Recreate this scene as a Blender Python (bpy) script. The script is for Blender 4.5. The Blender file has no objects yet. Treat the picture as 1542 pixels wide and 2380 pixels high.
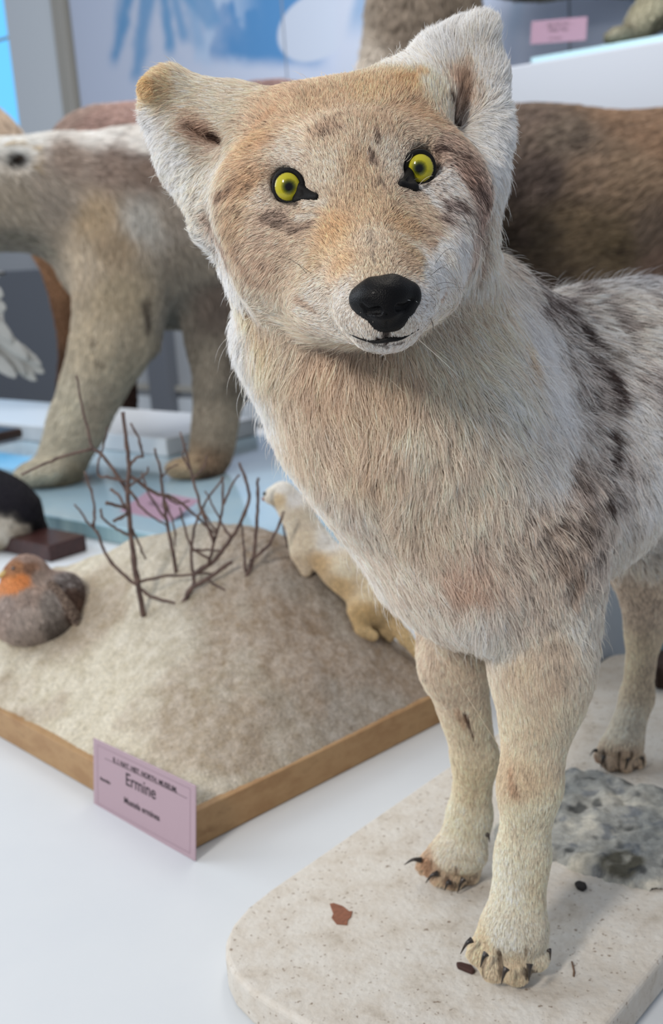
import bpy, bmesh, math
import numpy as np
from mathutils import Vector, Matrix, Quaternion
from mathutils.bvhtree import BVHTree
from mathutils.kdtree import KDTree

# ------------------------------------------------------------------ camera
W, H, FPX = 1542, 2380, 2600.0
PITCH, ROLL, CAMH = math.radians(14), math.radians(4), 0.85
FWD = np.array([0, math.cos(PITCH), -math.sin(PITCH)])
_up = np.array([0, math.sin(PITCH), math.cos(PITCH)]); _rt = np.array([1.0, 0, 0])
RT = _rt * math.cos(ROLL) - _up * math.sin(ROLL)
UP = _up * math.cos(ROLL) + _rt * math.sin(ROLL)
CC = np.array([0, 0, CAMH])
MC = np.array([RT, -UP, FWD])          # rows: right, down, forward

scene = bpy.context.scene
COL = scene.collection
cam_d = bpy.data.cameras.new('camera'); cam = bpy.data.objects.new('camera', cam_d); COL.objects.link(cam)
scene.camera = cam
cam_d.sensor_fit = 'VERTICAL'; cam_d.sensor_height = 36.0; cam_d.sensor_width = 24.0
cam_d.lens = FPX / H * 36.0
cam_d.clip_start = 0.05; cam_d.clip_end = 100
m3 = Matrix([[RT[i], UP[i], -FWD[i]] for i in range(3)])
cam.matrix_world = Matrix.Translation(Vector(CC)) @ m3.to_4x4()
cam_d.dof.use_dof = True; cam_d.dof.focus_distance = 0.94; cam_d.dof.aperture_fstop = 6.6

# ------------------------------------------------------------------ light
world = bpy.data.worlds.new('world'); scene.world = world; world.use_nodes = True
wn = world.node_tree; bg = wn.nodes['Background']
bg.inputs[0].default_value = (0.78, 0.86, 1.0, 1); bg.inputs[1].default_value = 0.49

def area(name, loc, target, size, size_y, power, color):
    l = bpy.data.lights.new(name, 'AREA'); l.shape = 'RECTANGLE'; l.size = size; l.size_y = size_y
    l.energy = power; l.color = color
    o = bpy.data.objects.new(name, l); COL.objects.link(o); o.location = loc
    o.rotation_euler = (Vector(target) - Vector(loc)).to_track_quat('-Z', 'Y').to_euler()
    return o
# tall windows along the room's left side, a ceiling lamp, and an added wall fill
area('window_light', (-3.4, 2.6, 2.0), (0.2, 1.3, 0.5), 2.6, 1.8, 88, (0.84, 0.92, 1.0))
area('window_light', (-1.7, -1.0, 2.5), (0.15, 1.3, 0.4), 0.45, 0.7, 74, (1.0, 0.94, 0.87))
area('overhead_light', (0.5, 2.6, 3.4), (0.5, 2.6, 0), 0.5, 2.4, 28, (1.0, 0.93, 0.82))
area('overhead_light', (-0.1, 4.6, 3.5), (0.5, 7.0, 0.6), 4.4, 0.6, 165, (0.95, 0.97, 1.0))  # added fill that brightens the back wall and mural, no known lamp
scene.view_settings.view_transform = 'Standard'; scene.view_settings.look = 'None'
scene.view_settings.exposure = -0.10; scene.view_settings.gamma = 1.0
scene.view_settings.use_curve_mapping = False
scene.cycles.max_bounces = 6; scene.cycles.diffuse_bounces = 3

# ------------------------------------------------------------------ helpers
def K(x, y, d):                        # a point in the viewing frame (right, down, forward), metres
    return np.array([(x - W / 2) / FPX * d, (y - H / 2) / FPX * d, d])
def cw(P): return np.asarray(P) @ MC + CC
def wc(P): return (np.asarray(P) - CC) @ MC.T
def P(x, y, d): return cw(K(x, y, d))
def G(x, y, z=0.0):
    v = K(x, y, 1.0) @ MC
    return CC + v * (z - CAMH) / v[2]
def lin(c):
    c = np.asarray(c, float) / 255.0
    return np.where(c <= 0.04045, c / 12.92, ((c + 0.055) / 1.055) ** 2.4)
def nrm(v): return v / np.maximum(np.linalg.norm(v, axis=-1, keepdims=True), 1e-9)
RNG = np.random.default_rng(7)

def vnoise(p, scale, seed=0):          # value noise, 0..1
    q = np.asarray(p) * scale; i = np.floor(q).astype(np.int64); f = q - i; f = f * f * (3 - 2 * f)
    def hsh(ix, iy, iz):
        h = (ix * 73856093) ^ (iy * 19349663) ^ (iz * 83492791) ^ (seed * 2654435761)
        h = (h ^ (h >> 13)) * 1274126177; h = h ^ (h >> 16)
        return (h & 0xFFFF) / 65535.0
    r = 0
    for dx in (0, 1):
        for dy in (0, 1):
            for dz in (0, 1):
                w = (f[..., 0] if dx else 1 - f[..., 0]) * (f[..., 1] if dy else 1 - f[..., 1]) * (f[..., 2] if dz else 1 - f[..., 2])
                r = r + w * hsh(i[..., 0] + dx, i[..., 1] + dy, i[..., 2] + dz)
    return r
def fbm(p, scale, seed=0, o=3):
    r = 0; a = 1; t = 0
    for k in range(o): r = r + a * vnoise(p, scale * 2 ** k, seed + k); t += a; a *= .5
    return r / t

def link(name, data, parent=None):
    o = bpy.data.objects.new(name, data); COL.objects.link(o)
    if parent:
        o.parent = parent
        if parent.type == 'EMPTY': o.matrix_parent_inverse = Matrix.Translation(-parent.location)
    return o
def tag(o, label=None, cat=None, group=None, kind=None):
    if label: o['label'] = label
    if cat: o['category'] = cat
    if group: o['group'] = group
    if kind: o['kind'] = kind
    return o
def mesh_obj(name, v, f, mat=None, parent=None, smooth=True, colors=None):
    """world-space vertices; objects keep identity matrices unless moved by recenter()"""
    me = bpy.data.meshes.new(name)
    v = np.asarray(v, float)
    if isinstance(f, np.ndarray):
        n, k = f.shape
        me.vertices.add(len(v)); me.vertices.foreach_set('co', v.astype(np.float32).ravel())
        me.loops.add(n * k); me.loops.foreach_set('vertex_index', f.astype(np.int32).ravel())
        me.polygons.add(n); me.polygons.foreach_set('loop_start', np.arange(0, n * k, k, dtype=np.int32))
        me.update(calc_edges=True); me.validate()
    else:
        me.from_pydata([tuple(x) for x in v], [], [tuple(x) for x in f]); me.update()
    if smooth: me.polygons.foreach_set('use_smooth', [True] * len(me.polygons))
    if colors is not None:
        a = me.color_attributes.new('col', 'FLOAT_COLOR', 'POINT')
        c4 = np.concatenate([colors, np.ones((len(colors), 1))], 1).astype(np.float32)
        a.data.foreach_set('color', c4.ravel())
    if mat: me.materials.append(mat)
    return link(name, me, parent)
def root_empty(name, loc):
    o = link(name, None); o.location = loc; o.empty_display_size = .05
    return o
def adopt(root, *kids):
    for k in kids:
        k.parent = root; k.matrix_parent_inverse = Matrix.Translation(-Vector(root.location))

# materials ---------------------------------------------------------
def mat(name, col=(0.8, 0.8, 0.8), rough=0.6, spec=0.4, noise=None, bump=None, coat=0, metallic=0):
    """noise: (scale, [(pos, rgb255), ...]); bump: (scale, strength, distance)"""
    m = bpy.data.materials.new(name); m.use_nodes = True; nt = m.node_tree; b = nt.nodes['Principled BSDF']
    b.inputs['Base Color'].default_value = (*lin(col), 1) if max(col) > 1 else (*col, 1)
    b.inputs['Roughness'].default_value = rough; b.inputs['Specular IOR Level'].default_value = spec
    b.inputs['Coat Weight'].default_value = coat; b.inputs['Metallic'].default_value = metallic
    tc = nt.nodes.new('ShaderNodeTexCoord')
    if noise:
        sc, stops = noise[0], noise[1]
        mp = nt.nodes.new('ShaderNodeMapping'); nt.links.new(tc.outputs['Object'], mp.inputs[0])
        if len(noise) > 2: mp.inputs['Scale'].default_value = noise[2]
        if len(noise) > 3: mp.inputs['Rotation'].default_value = noise[3]
        n = nt.nodes.new('ShaderNodeTexNoise'); n.inputs['Scale'].default_value = sc; n.inputs['Detail'].default_value = 8
        n.inputs['Roughness'].default_value = .65
        nt.links.new(mp.outputs[0], n.inputs['Vector'])
        r = nt.nodes.new('ShaderNodeValToRGB'); nt.links.new(n.outputs['Fac'], r.inputs[0])
        while len(r.color_ramp.elements) < len(stops): r.color_ramp.elements.new(.5)
        for e, (p, c) in zip(r.color_ramp.elements, stops): e.position = p; e.color = (*lin(c), 1)
        nt.links.new(r.outputs[0], b.inputs['Base Color'])
    if bump:
        n = nt.nodes.new('ShaderNodeTexNoise'); n.inputs['Scale'].default_value = bump[0]; n.inputs['Detail'].default_value = 6
        nt.links.new(tc.outputs['Object'], n.inputs['Vector'])
        bp = nt.nodes.new('ShaderNodeBump'); bp.inputs['Strength'].default_value = bump[1]; bp.inputs['Distance'].default_value = bump[2]
        nt.links.new(n.outputs['Fac'], bp.inputs['Height']); nt.links.new(bp.outputs[0], b.inputs['Normal'])
    return m
def mat_attr(name, rough=0.7, spec=0.2, bump=None, geom_noise=None):
    m = mat(name, rough=rough, spec=spec, bump=bump); nt = m.node_tree; b = nt.nodes['Principled BSDF']
    a = nt.nodes.new('ShaderNodeAttribute'); a.attribute_name = 'col'
    if geom_noise:
        tc = nt.nodes.new('ShaderNodeTexCoord'); n = nt.nodes.new('ShaderNodeTexNoise'); n.inputs['Scale'].default_value = geom_noise[0]
        n.inputs['Detail'].default_value = 10; n.inputs['Roughness'].default_value = .75
        nt.links.new(tc.outputs['Object'], n.inputs['Vector'])
        mr = nt.nodes.new('ShaderNodeMapRange'); mr.inputs[1].default_value = .3; mr.inputs[2].default_value = .7
        mr.inputs[3].default_value = 1 - geom_noise[1]; mr.inputs[4].default_value = 1 + geom_noise[1]
        nt.links.new(n.outputs['Fac'], mr.inputs[0])
        vm = nt.nodes.new('ShaderNodeVectorMath'); vm.operation = 'SCALE'
        nt.links.new(a.outputs['Color'], vm.inputs[0]); nt.links.new(mr.outputs[0], vm.inputs['Scale'])
        nt.links.new(vm.outputs[0], b.inputs['Base Color'])
    else: nt.links.new(a.outputs['Color'], b.inputs['Base Color'])
    return m
def mat_hair(name, rough=0.55, spec=0.25, trans=0.25):
    m = bpy.data.materials.new(name); m.use_nodes = True; nt = m.node_tree; b = nt.nodes['Principled BSDF']
    b.inputs['Roughness'].default_value = rough; b.inputs['Specular IOR Level'].default_value = spec
    a = nt.nodes.new('ShaderNodeAttribute'); a.attribute_name = 'col'
    nt.links.new(a.outputs['Color'], b.inputs['Base Color'])
    t = nt.nodes.new('ShaderNodeBsdfTranslucent'); nt.links.new(a.outputs['Color'], t.inputs[0])
    mx = nt.nodes.new('ShaderNodeMixShader'); mx.inputs[0].default_value = trans
    nt.links.new(b.outputs[0], mx.inputs[1]); nt.links.new(t.outputs[0], mx.inputs[2])
    nt.links.new(mx.outputs[0], nt.nodes['Material Output'].inputs[0])
    return m

# implicit modelling --------------------------------------------------
def ell(c, r, ang=0.0, k=0.01, sub=False, rx=0.0, ry=0.0):
    """ellipsoid in the viewing frame; ang turns it in the picture plane (deg, clockwise on screen)"""
    a, b_, c_ = math.radians(ang), math.radians(rx), math.radians(ry)
    Rz = np.array([[math.cos(a), -math.sin(a), 0], [math.sin(a), math.cos(a), 0], [0, 0, 1]])
    Rx = np.array([[1, 0, 0], [0, math.cos(b_), -math.sin(b_)], [0, math.sin(b_), math.cos(b_)]])
    Ry = np.array([[math.cos(c_), 0, math.sin(c_)], [0, 1, 0], [-math.sin(c_), 0, math.cos(c_)]])
    return dict(t='e', c=np.array(c, float), r=np.array(r, float), R=Rz @ Ry @ Rx, k=k, sub=sub, pad=max(r))
def cap(a, b, ra, rb, k=0.01, sub=False):
    return dict(t='c', a=np.array(a, float), b=np.array(b, float), ra=ra, rb=rb, k=k, sub=sub)
def E2(x, y, d, rx, ry, rz, ang=0, k=.01, sub=False, tx=0, ty=0):      # px centre and radii, depth radius in m
    return ell(K(x, y, d), (rx * d / FPX, ry * d / FPX, rz), ang, k, sub, tx, ty)
def C2(x0, y0, d0, r0, x1, y1, d1, r1, k=.01, sub=False):
    return cap(K(x0, y0, d0), K(x1, y1, d1), r0 * d0 / FPX, r1 * d1 / FPX, k, sub)
def evalsdf(pr, X, Y, Z):
    if pr['t'] == 'e':
        q = np.stack([X - pr['c'][0], Y - pr['c'][1], Z - pr['c'][2]], -1) @ pr['R'].astype(np.float32)
        r = pr['r'].astype(np.float32)
        k0 = np.linalg.norm(q / r, axis=-1); k1 = np.linalg.norm(q / (r * r), axis=-1)
        return np.where(k1 > 1e-9, k0 * (k0 - 1) / np.maximum(k1, 1e-9), -r.min())
    a, b = pr['a'], pr['b']; ab = b - a; L2 = float(ab @ ab) + 1e-12
    t = ((X - a[0]) * ab[0] + (Y - a[1]) * ab[1] + (Z - a[2]) * ab[2]) / L2
    t = np.clip(t, 0, 1)
    d = np.sqrt((X - a[0] - t * ab[0]) ** 2 + (Y - a[1] - t * ab[1]) ** 2 + (Z - a[2] - t * ab[2]) ** 2)
    return d - (pr['ra'] + (pr['rb'] - pr['ra']) * t)
def build_sdf(prims, h, cut=None):
    lo = np.full(3, 1e9); hi = -lo; bb = []
    for p in prims:
        if p['t'] == 'e': a, b = p['c'] - p['pad'], p['c'] + p['pad']
        else:
            m = max(p['ra'], p['rb']); a, b = np.minimum(p['a'], p['b']) - m, np.maximum(p['a'], p['b']) + m
        bb.append((a, b))
        if not p['sub']: lo = np.minimum(lo, a); hi = np.maximum(hi, b)
    lo = lo - 4 * h; hi = hi + 4 * h
    n = np.ceil((hi - lo) / h).astype(int) + 1
    F = np.full(n, 0.2, np.float32)
    ax = [lo[i] + h * np.arange(n[i]) for i in range(3)]
    for p, (a, b) in zip(prims, bb):
        m = p['k'] * 1.5 + 3 * h
        i0 = np.clip(np.floor((a - m - lo) / h).astype(int), 0, n - 1); i1 = np.clip(np.ceil((b + m - lo) / h).astype(int) + 1, 1, n)
        if np.any(i1 <= i0): continue
        sl = tuple(slice(i0[i], i1[i]) for i in range(3))
        X, Y, Z = np.meshgrid(*[ax[i][sl[i]].astype(np.float32) for i in range(3)], indexing='ij')
        d = evalsdf(p, X, Y, Z).astype(np.float32); A = F[sl]; k = max(p['k'], 1e-5)
        if p['sub']:
            hh = np.clip(.5 - .5 * (A + d) / k, 0, 1); F[sl] = A + (-d - A) * hh + k * hh * (1 - hh)
        else:
            hh = np.clip(.5 + .5 * (A - d) / k, 0, 1); F[sl] = A + (d - A) * hh - k * hh * (1 - hh)
    if cut is not None:                 # keep only what lies above the world height cut
        X, Y, Z = np.meshgrid(*[a.astype(np.float32) for a in ax], indexing='ij')
        wz = X * MC[0, 2] + Y * MC[1, 2] + Z * MC[2, 2] + CC[2]
        F = np.maximum(F, cut - wz)
    return F, lo, h
def surface_nets(F, lo, h):
    s = F < 0
    c = np.zeros(tuple(np.array(F.shape) - 1), np.int8)
    for dx in (0, 1):
        for dy in (0, 1):
            for dz in (0, 1):
                c += s[dx:F.shape[0] - 1 + dx, dy:F.shape[1] - 1 + dy, dz:F.shape[2] - 1 + dz]
    act = (c > 0) & (c < 8)
    idx = np.argwhere(act); vid = np.full(act.shape, -1, np.int64); vid[act] = np.arange(len(idx))
    acc = np.zeros((len(idx), 3)); cnt = np.zeros(len(idx))
    cor = [(a, b, d) for a in (0, 1) for b in (0, 1) for d in (0, 1)]
    val = {q: F[idx[:, 0] + q[0], idx[:, 1] + q[1], idx[:, 2] + q[2]] for q in cor}
    for q in cor:
        for ax_ in range(3):
            if q[ax_] == 0:
                r = list(q); r[ax_] = 1; r = tuple(r)
                a, b = val[q], val[r]; x = (a < 0) != (b < 0)
                t = np.where(x, a / np.where(x, a - b, 1), 0)
                p = np.array(q, float)[None].repeat(len(idx), 0); p[:, ax_] += t
                acc[x] += p[x]; cnt[x] += 1
    V = lo + h * (idx + acc / np.maximum(cnt, 1)[:, None])
    Q = []
    for ax_ in range(3):
        u, v = (ax_ + 1) % 3, (ax_ + 2) % 3
        sl0 = [slice(None)] * 3; sl1 = [slice(None)] * 3; sl0[ax_] = slice(0, -1); sl1[ax_] = slice(1, None)
        e = s[tuple(sl0)] != s[tuple(sl1)]
        ei = np.argwhere(e)
        ok = (ei[:, u] > 0) & (ei[:, v] > 0) & (ei[:, u] < F.shape[u] - 1) & (ei[:, v] < F.shape[v] - 1)
        ei = ei[ok]; ins = s[ei[:, 0], ei[:, 1], ei[:, 2]]
        def g(du, dv):
            t = ei.copy(); t[:, u] -= du; t[:, v] -= dv; return vid[t[:, 0], t[:, 1], t[:, 2]]
        q = np.stack([g(0, 0), g(1, 0), g(1, 1), g(0, 1)], 1)
        q[~ins] = q[~ins][:, ::-1]
        Q.append(q)
    Q = np.concatenate(Q); Q = Q[(Q >= 0).all(1)]
    return V, Q
def blob(prims, h, cut=None, smooth=2):
    V, Q = surface_nets(*build_sdf(prims, h, cut))
    for _ in range(smooth):             # light relaxation
        A = np.zeros_like(V); n = np.zeros(len(V))
        for i in range(4):
            a, b = Q[:, i], Q[:, (i + 1) % 4]
            np.add.at(A, a, V[b]); np.add.at(n, a, 1)
        V = V * .5 + .5 * A / np.maximum(n, 1)[:, None]
    return V, Q
def vnormals(V, Q):
    fn = np.cross(V[Q[:, 2]] - V[Q[:, 0]], V[Q[:, 3]] - V[Q[:, 1]])
    N = np.zeros_like(V)
    for i in range(4): np.add.at(N, Q[:, i], fn)
    return nrm(N)

# fur -----------------------------------------------------------------
def mute(c, k):
    l = c @ np.array([.3, .55, .15]); return l + (c - l) * k
class Coat:
    """colour, length, lie and dark-tip share of a coat, given at points of the animal's own surface"""
    def __init__(s, V, Q, anchors, strokes=(), sat=.8, power=4):
        s.sat = sat
        s.V, s.Q, s.power = V, Q, power
        s.N = vnormals(V, Q)
        s.bvh = BVHTree.FromPolygons([tuple(v) for v in V], [tuple(q) for q in Q.tolist()])
        pos, val, dr = [], [], []
        for a in anchors:
            x, y, c, L, dx, dy, pd = a[:7]
            p = s.hit(x, y); pos.append(p); val.append([*mute(lin(c), s.sat), L / 1000., pd]); dr.append([dx, dy, 0.0])
        s.pos, s.val, s.dr = np.array(pos), np.array(val), nrm(np.array(dr, float))
        s.str = []
        for (x0, y0, x1, y1, w, c, st, pd) in strokes:
            a, b = s.hit(x0, y0), s.hit(x1, y1); wm = w * (a[2] + b[2]) / 2 / FPX
            s.str.append((a, b, wm, mute(lin(c), s.sat), st, pd))
    def hit(s, x, y):
        d = Vector(K(x, y, 1.0)).normalized(); r = s.bvh.ray_cast(Vector((0, 0, 0)), d)
        if r[0] is not None: return np.array(r[0])
        t = np.array(d); pr = s.V @ t; dd = np.linalg.norm(s.V - pr[:, None] * t, axis=1) / pr
        return s.V[np.argmin(dd)]
    def field(s, X):
        out = np.zeros((len(X), 5)); dr = np.zeros((len(X), 3))
        for i in range(0, len(X), 40000):
            x = X[i:i + 40000]
            d2 = ((x[:, None] - s.pos[None]) ** 2).sum(-1) + 1e-5
            w = d2 ** (-s.power / 2); w /= w.sum(1, keepdims=True)
            out[i:i + 40000] = w @ s.val; dr[i:i + 40000] = w @ s.dr
        nz = (fbm(X, 75, 3, 4) - .5) * 2.0
        for (a, b, wm, c, st, pd) in s.str:
            ab = b - a; L2 = ab @ ab + 1e-9
            t = np.clip(((X - a) @ ab) / L2, 0, 1); d = np.linalg.norm(X - a - t[:, None] * ab, axis=1) / wm
            k = np.clip(1.25 - d + nz, 0, 1); k = k * k * (3 - 2 * k) * st
            out[:, :3] += (c - out[:, :3]) * k[:, None]; out[:, 4] += (pd - out[:, 4]) * k
        return out, dr
def hair_curves(name, pts, radius, col, material, parent):
    n, k = pts.shape[:2]
    h = bpy.data.hair_curves.new(name); h.add_curves([k] * n)
    h.attributes['position'].data.foreach_set('vector', pts.astype(np.float32).ravel())
    r = h.attributes.new('radius', 'FLOAT', 'POINT'); r.data.foreach_set('value', radius.astype(np.float32).ravel())
    c = h.attributes.new('col', 'FLOAT_COLOR', 'POINT')
    c4 = np.concatenate([col, np.ones((n, k, 1))], -1).astype(np.float32); c.data.foreach_set('color', c4.ravel())
    h.materials.append(material)
    o = link(name, h, parent); o['kind'] = 'stuff'
    return o
def grow(coat, n, radius, material, parent, name='fur', npt=5, lift=.5, clump=.55, clump_n=12, tipdark=(70, 52, 44), rootmul=.95,
         tipmul=1.38, jitter=.18, back=.3, dens=None, avoid=None, lenvar=.3, wave=0.0, zone=None, lenfn=None, swirl=.6, wildvar=.13):
    V, Q, N = coat.V, coat.Q, coat.N
    T = np.concatenate([Q[:, :3], Q[:, [0, 2, 3]]])
    a, b, c = V[T[:, 0]], V[T[:, 1]], V[T[:, 2]]
    cr = np.cross(b - a, c - a); ar = np.linalg.norm(cr, axis=1) / 2; fn = N[T[:, 0]]
    cen = (a + b + c) / 3; view = nrm(cen)
    w = ar * np.where((fn * view).sum(1) > .25, back, 1.0)
    w = w / np.maximum(cen[:, 2], .3) ** 1.2
    if dens is not None: w = w * dens(cen)
    if zone is not None: w = w * zone(cen)
    w /= w.sum()
    pick = RNG.choice(len(T), size=n, p=w)
    u = np.sqrt(RNG.random(n)); v = RNG.random(n)
    bc = np.stack([1 - u, u * (1 - v), u * v], 1)[:, :, None]
    tri = T[pick]
    X = (np.stack([V[tri[:, 0]], V[tri[:, 1]], V[tri[:, 2]]], 1) * bc).sum(1)
    NN = nrm((np.stack([N[tri[:, 0]], N[tri[:, 1]], N[tri[:, 2]]], 1) * bc).sum(1))
    if avoid is not None:
        k = avoid(X); X, NN = X[k], NN[k]; n = len(X)
    F, D = coat.field(X)
    D = D - (D * NN).sum(1, keepdims=True) * NN
    ln = np.linalg.norm(D, axis=1, keepdims=True)
    D = np.where(ln > .05, D / np.maximum(ln, 1e-6), D)
    # low-frequency swirl and per-hair disorder
    sw = np.stack([fbm(X, 28, 11) - .5, fbm(X, 28, 17) - .5, fbm(X, 28, 23) - .5], 1) * 1.1
    rd = RNG.normal(size=(n, 3)) * jitter
    D = D + sw * swirl + rd; D = D - (D * NN).sum(1, keepdims=True) * NN; D = nrm(D)
    L = F[:, 3] * (1 + lenvar * (RNG.random(n) * 2 - 1)) * (.75 + .5 * fbm(X, 45, 31))
    if lenfn is not None: L = L * lenfn(X)
    lf = lift * (.7 + .6 * RNG.random(n)); 
    t = np.linspace(0, 1, npt)[None, :, None]
    Ln = L[:, None, None]
    pts = X[:, None] + Ln * (NN[:, None] * lf[:, None, None] * (t - .45 * t * t) + D[:, None] * (.55 * t + .4 * t * t) * (1 - .25 * lf[:, None, None]))
    if wave: pts = pts + Ln * wave * np.sin(t * 5 + RNG.random((n, 1, 1)) * 6) * np.cross(NN, D)[:, None] * t
    # locks
    if clump:
        m = max(n // clump_n, 4); ci = RNG.choice(n, m, replace=False)
        kd = KDTree(m)
        for j, q in enumerate(X[ci].tolist()): kd.insert(q, j)
        kd.balance()
        near = np.fromiter((kd.find(q)[1] for q in X.tolist()), int, n)
        g = ci[near]; off = pts[g] - pts; wgt = clump * t ** 1.3 * np.clip(RNG.random((n, 1, 1)) * 1.5, 0, 1)
        pts = pts + off * wgt
        cv = RNG.random(m)[near]
    else: cv = RNG.random(n)
    base = F[:, :3]
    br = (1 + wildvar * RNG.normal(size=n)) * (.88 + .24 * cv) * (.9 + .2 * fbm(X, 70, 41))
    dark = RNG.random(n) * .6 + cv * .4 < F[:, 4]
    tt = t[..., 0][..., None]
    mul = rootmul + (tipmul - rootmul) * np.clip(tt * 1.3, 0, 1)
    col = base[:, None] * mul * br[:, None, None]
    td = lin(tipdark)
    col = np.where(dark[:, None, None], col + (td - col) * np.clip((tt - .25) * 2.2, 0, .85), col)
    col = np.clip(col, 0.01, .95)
    dep = X[:, 2:3]
    rad = radius * (.7 + .6 * RNG.random((n, 1))) * np.array([[1, 1, .9, .7, .15] if npt == 5 else np.linspace(1, .2, npt)])
    return hair_curves(name, cw(pts.reshape(-1, 3)).reshape(n, npt, 3), rad, col, material, parent)

HAIR = mat_hair('hair')
SKIN = mat_attr('skin', rough=.9, spec=.05)
def skin_mesh(name, coat, parent, mul=.6, mater=None):
    F, _ = coat.field(coat.V)
    return mesh_obj(name, cw(coat.V), coat.Q, mater or SKIN, parent, colors=np.clip(F[:, :3] * mul, 0, 1))

# small shapes
def uvs(r, nu=40, nv=24, squash=(1, 1, 1)):
    v = [(0, 0, r * squash[2])]; f = []
    for i in range(1, nv):
        for j in range(nu):
            a, b = math.pi * i / nv, 2 * math.pi * j / nu
            v.append((r * math.sin(a) * math.cos(b) * squash[0], r * math.sin(a) * math.sin(b) * squash[1], r * math.cos(a) * squash[2]))
    v.append((0, 0, -r * squash[2]))
    for j in range(nu):
        f.append((0, 1 + j, 1 + (j + 1) % nu)); f.append((len(v) - 1, 1 + (nv - 2) * nu + (j + 1) % nu, 1 + (nv - 2) * nu + j))
        for i in range(nv - 2):
            a = 1 + i * nu; f.append((a + j, a + nu + j, a + nu + (j + 1) % nu, a + (j + 1) % nu))
    return v, f
def placed(name, v, f, material, parent, loc, zdir, xdir=(1, 0, 0)):
    o = mesh_obj(name, v, f, material, None)
    z = Vector(zdir).normalized(); x = (Vector(xdir) - Vector(xdir).dot(z) * z).normalized(); y = z.cross(x)
    M = Matrix.Identity(4)
    for i in range(3): M[i][0], M[i][1], M[i][2], M[i][3] = x[i], y[i], z[i], loc[i]
    o.parent = parent
    o.matrix_basis = (Matrix.Translation(-parent.location) if parent is not None and parent.type == 'EMPTY' else Matrix.Identity(4)) @ M
    return o
def tube(pts, rad, n=7, taper=True):
    pts = np.asarray(pts, float); m = len(pts); v, f = [], []
    rad = np.broadcast_to(np.asarray(rad, float), (m,))
    tn = nrm(np.gradient(pts, axis=0)); ref = np.array([0.13, .31, .94]) if abs(tn[0] @ np.array([.13, .31, .94])) < .9 else np.array([1., 0, 0])
    for i in range(m):
        x = np.cross(tn[i], ref); x /= np.linalg.norm(x) + 1e-9; y = np.cross(tn[i], x)
        for j in range(n):
            a = 2 * math.pi * j / n; v.append(pts[i] + rad[i] * (math.cos(a) * x + math.sin(a) * y))
    for i in range(m - 1):
        for j in range(n): f.append((i * n + j, i * n + (j + 1) % n, (i + 1) * n + (j + 1) % n, (i + 1) * n + j))
    f.append(tuple(range(n))[::-1]); f.append(tuple((m - 1) * n + j for j in range(n)))
    return v, f
def spline(ctrl, n=16):
    c = np.asarray(ctrl, float); m = len(c); c = np.vstack([2 * c[0] - c[1], c, 2 * c[-1] - c[-2]]); out = []
    for i in range(1, m):
        for t in np.linspace(0, 1, n, endpoint=(i == m - 1)):
            a, b, d, e = c[i - 1:i + 3]
            out.append(.5 * ((2 * b) + (d - a) * t + (2 * a - 5 * b + 4 * d - e) * t * t + (3 * b - a - 3 * d + e) * t ** 3))
    return np.array(out)
FUR_N = 1.0
# ================================================================== the room
U1 = np.array([.66, .75, 0]); U1 /= np.linalg.norm(U1); U2 = np.array([U1[1], -U1[0], 0])     # the displays' two directions
UZ = np.array([0, 0, 1.0])
def prism_pts(poly, z0, z1): return [(*p[:2], z0) for p in poly] + [(*p[:2], z1) for p in poly]
def prism(name, poly, z0, z1, material, parent=None, bevel=.003, smooth=False, seg=2):
    """upright prism with bevelled edges; poly counter-clockwise seen from above"""
    bm = bmesh.new(); n = len(poly)
    vs = [bm.verts.new(p) for p in prism_pts(poly, z0, z1)]
    bm.faces.new(vs[:n][::-1]); bm.faces.new(vs[n:])
    for i in range(n): bm.faces.new((vs[i], vs[(i + 1) % n], vs[n + (i + 1) % n], vs[n + i]))
    bmesh.ops.recalc_face_normals(bm, faces=bm.faces)
    if bevel: bmesh.ops.bevel(bm, geom=bm.edges[:] , offset=bevel, segments=seg, affect='EDGES', profile=.5)
    me = bpy.data.meshes.new(name); bm.to_mesh(me); bm.free(); me.materials.append(material)
    if smooth: me.polygons.foreach_set('use_smooth', [True] * len(me.polygons))
    return link(name, me, parent)
def quad_poly(o, a, b, la, lb):
    o = np.asarray(o, float)[:2]; a = a[:2]; b = b[:2]
    q = [o, o + a * la, o + a * la + b * lb, o + b * lb]
    s = sum(q[i][0] * q[(i + 1) % 4][1] - q[(i + 1) % 4][0] * q[i][1] for i in range(4))
    return q if s > 0 else q[::-1]
FZ = -.60
M_WHITE = mat('white_lacquer', (208, 211, 214), rough=.34, spec=.4, noise=(1.6, [(.3, (207, 211, 215)), (.7, (214, 217, 219))]), bump=(3, .03, .01))
M_WALLG = mat('grey_wall_paint', (178, 181, 184), rough=.7)
M_WALLD = mat('dark_paint_and_wall_shade', (116, 120, 127), rough=.6)
M_POST = mat('pale_post_paint', (222, 228, 232), rough=.6)
M_TRIM = mat('bronze_trim', (176, 172, 162), rough=.5)
M_FLOOR = mat('floor_vinyl', (120, 122, 124), rough=.4, noise=(6, [(.3, (112, 114, 116)), (.7, (130, 131, 132))]))
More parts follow.
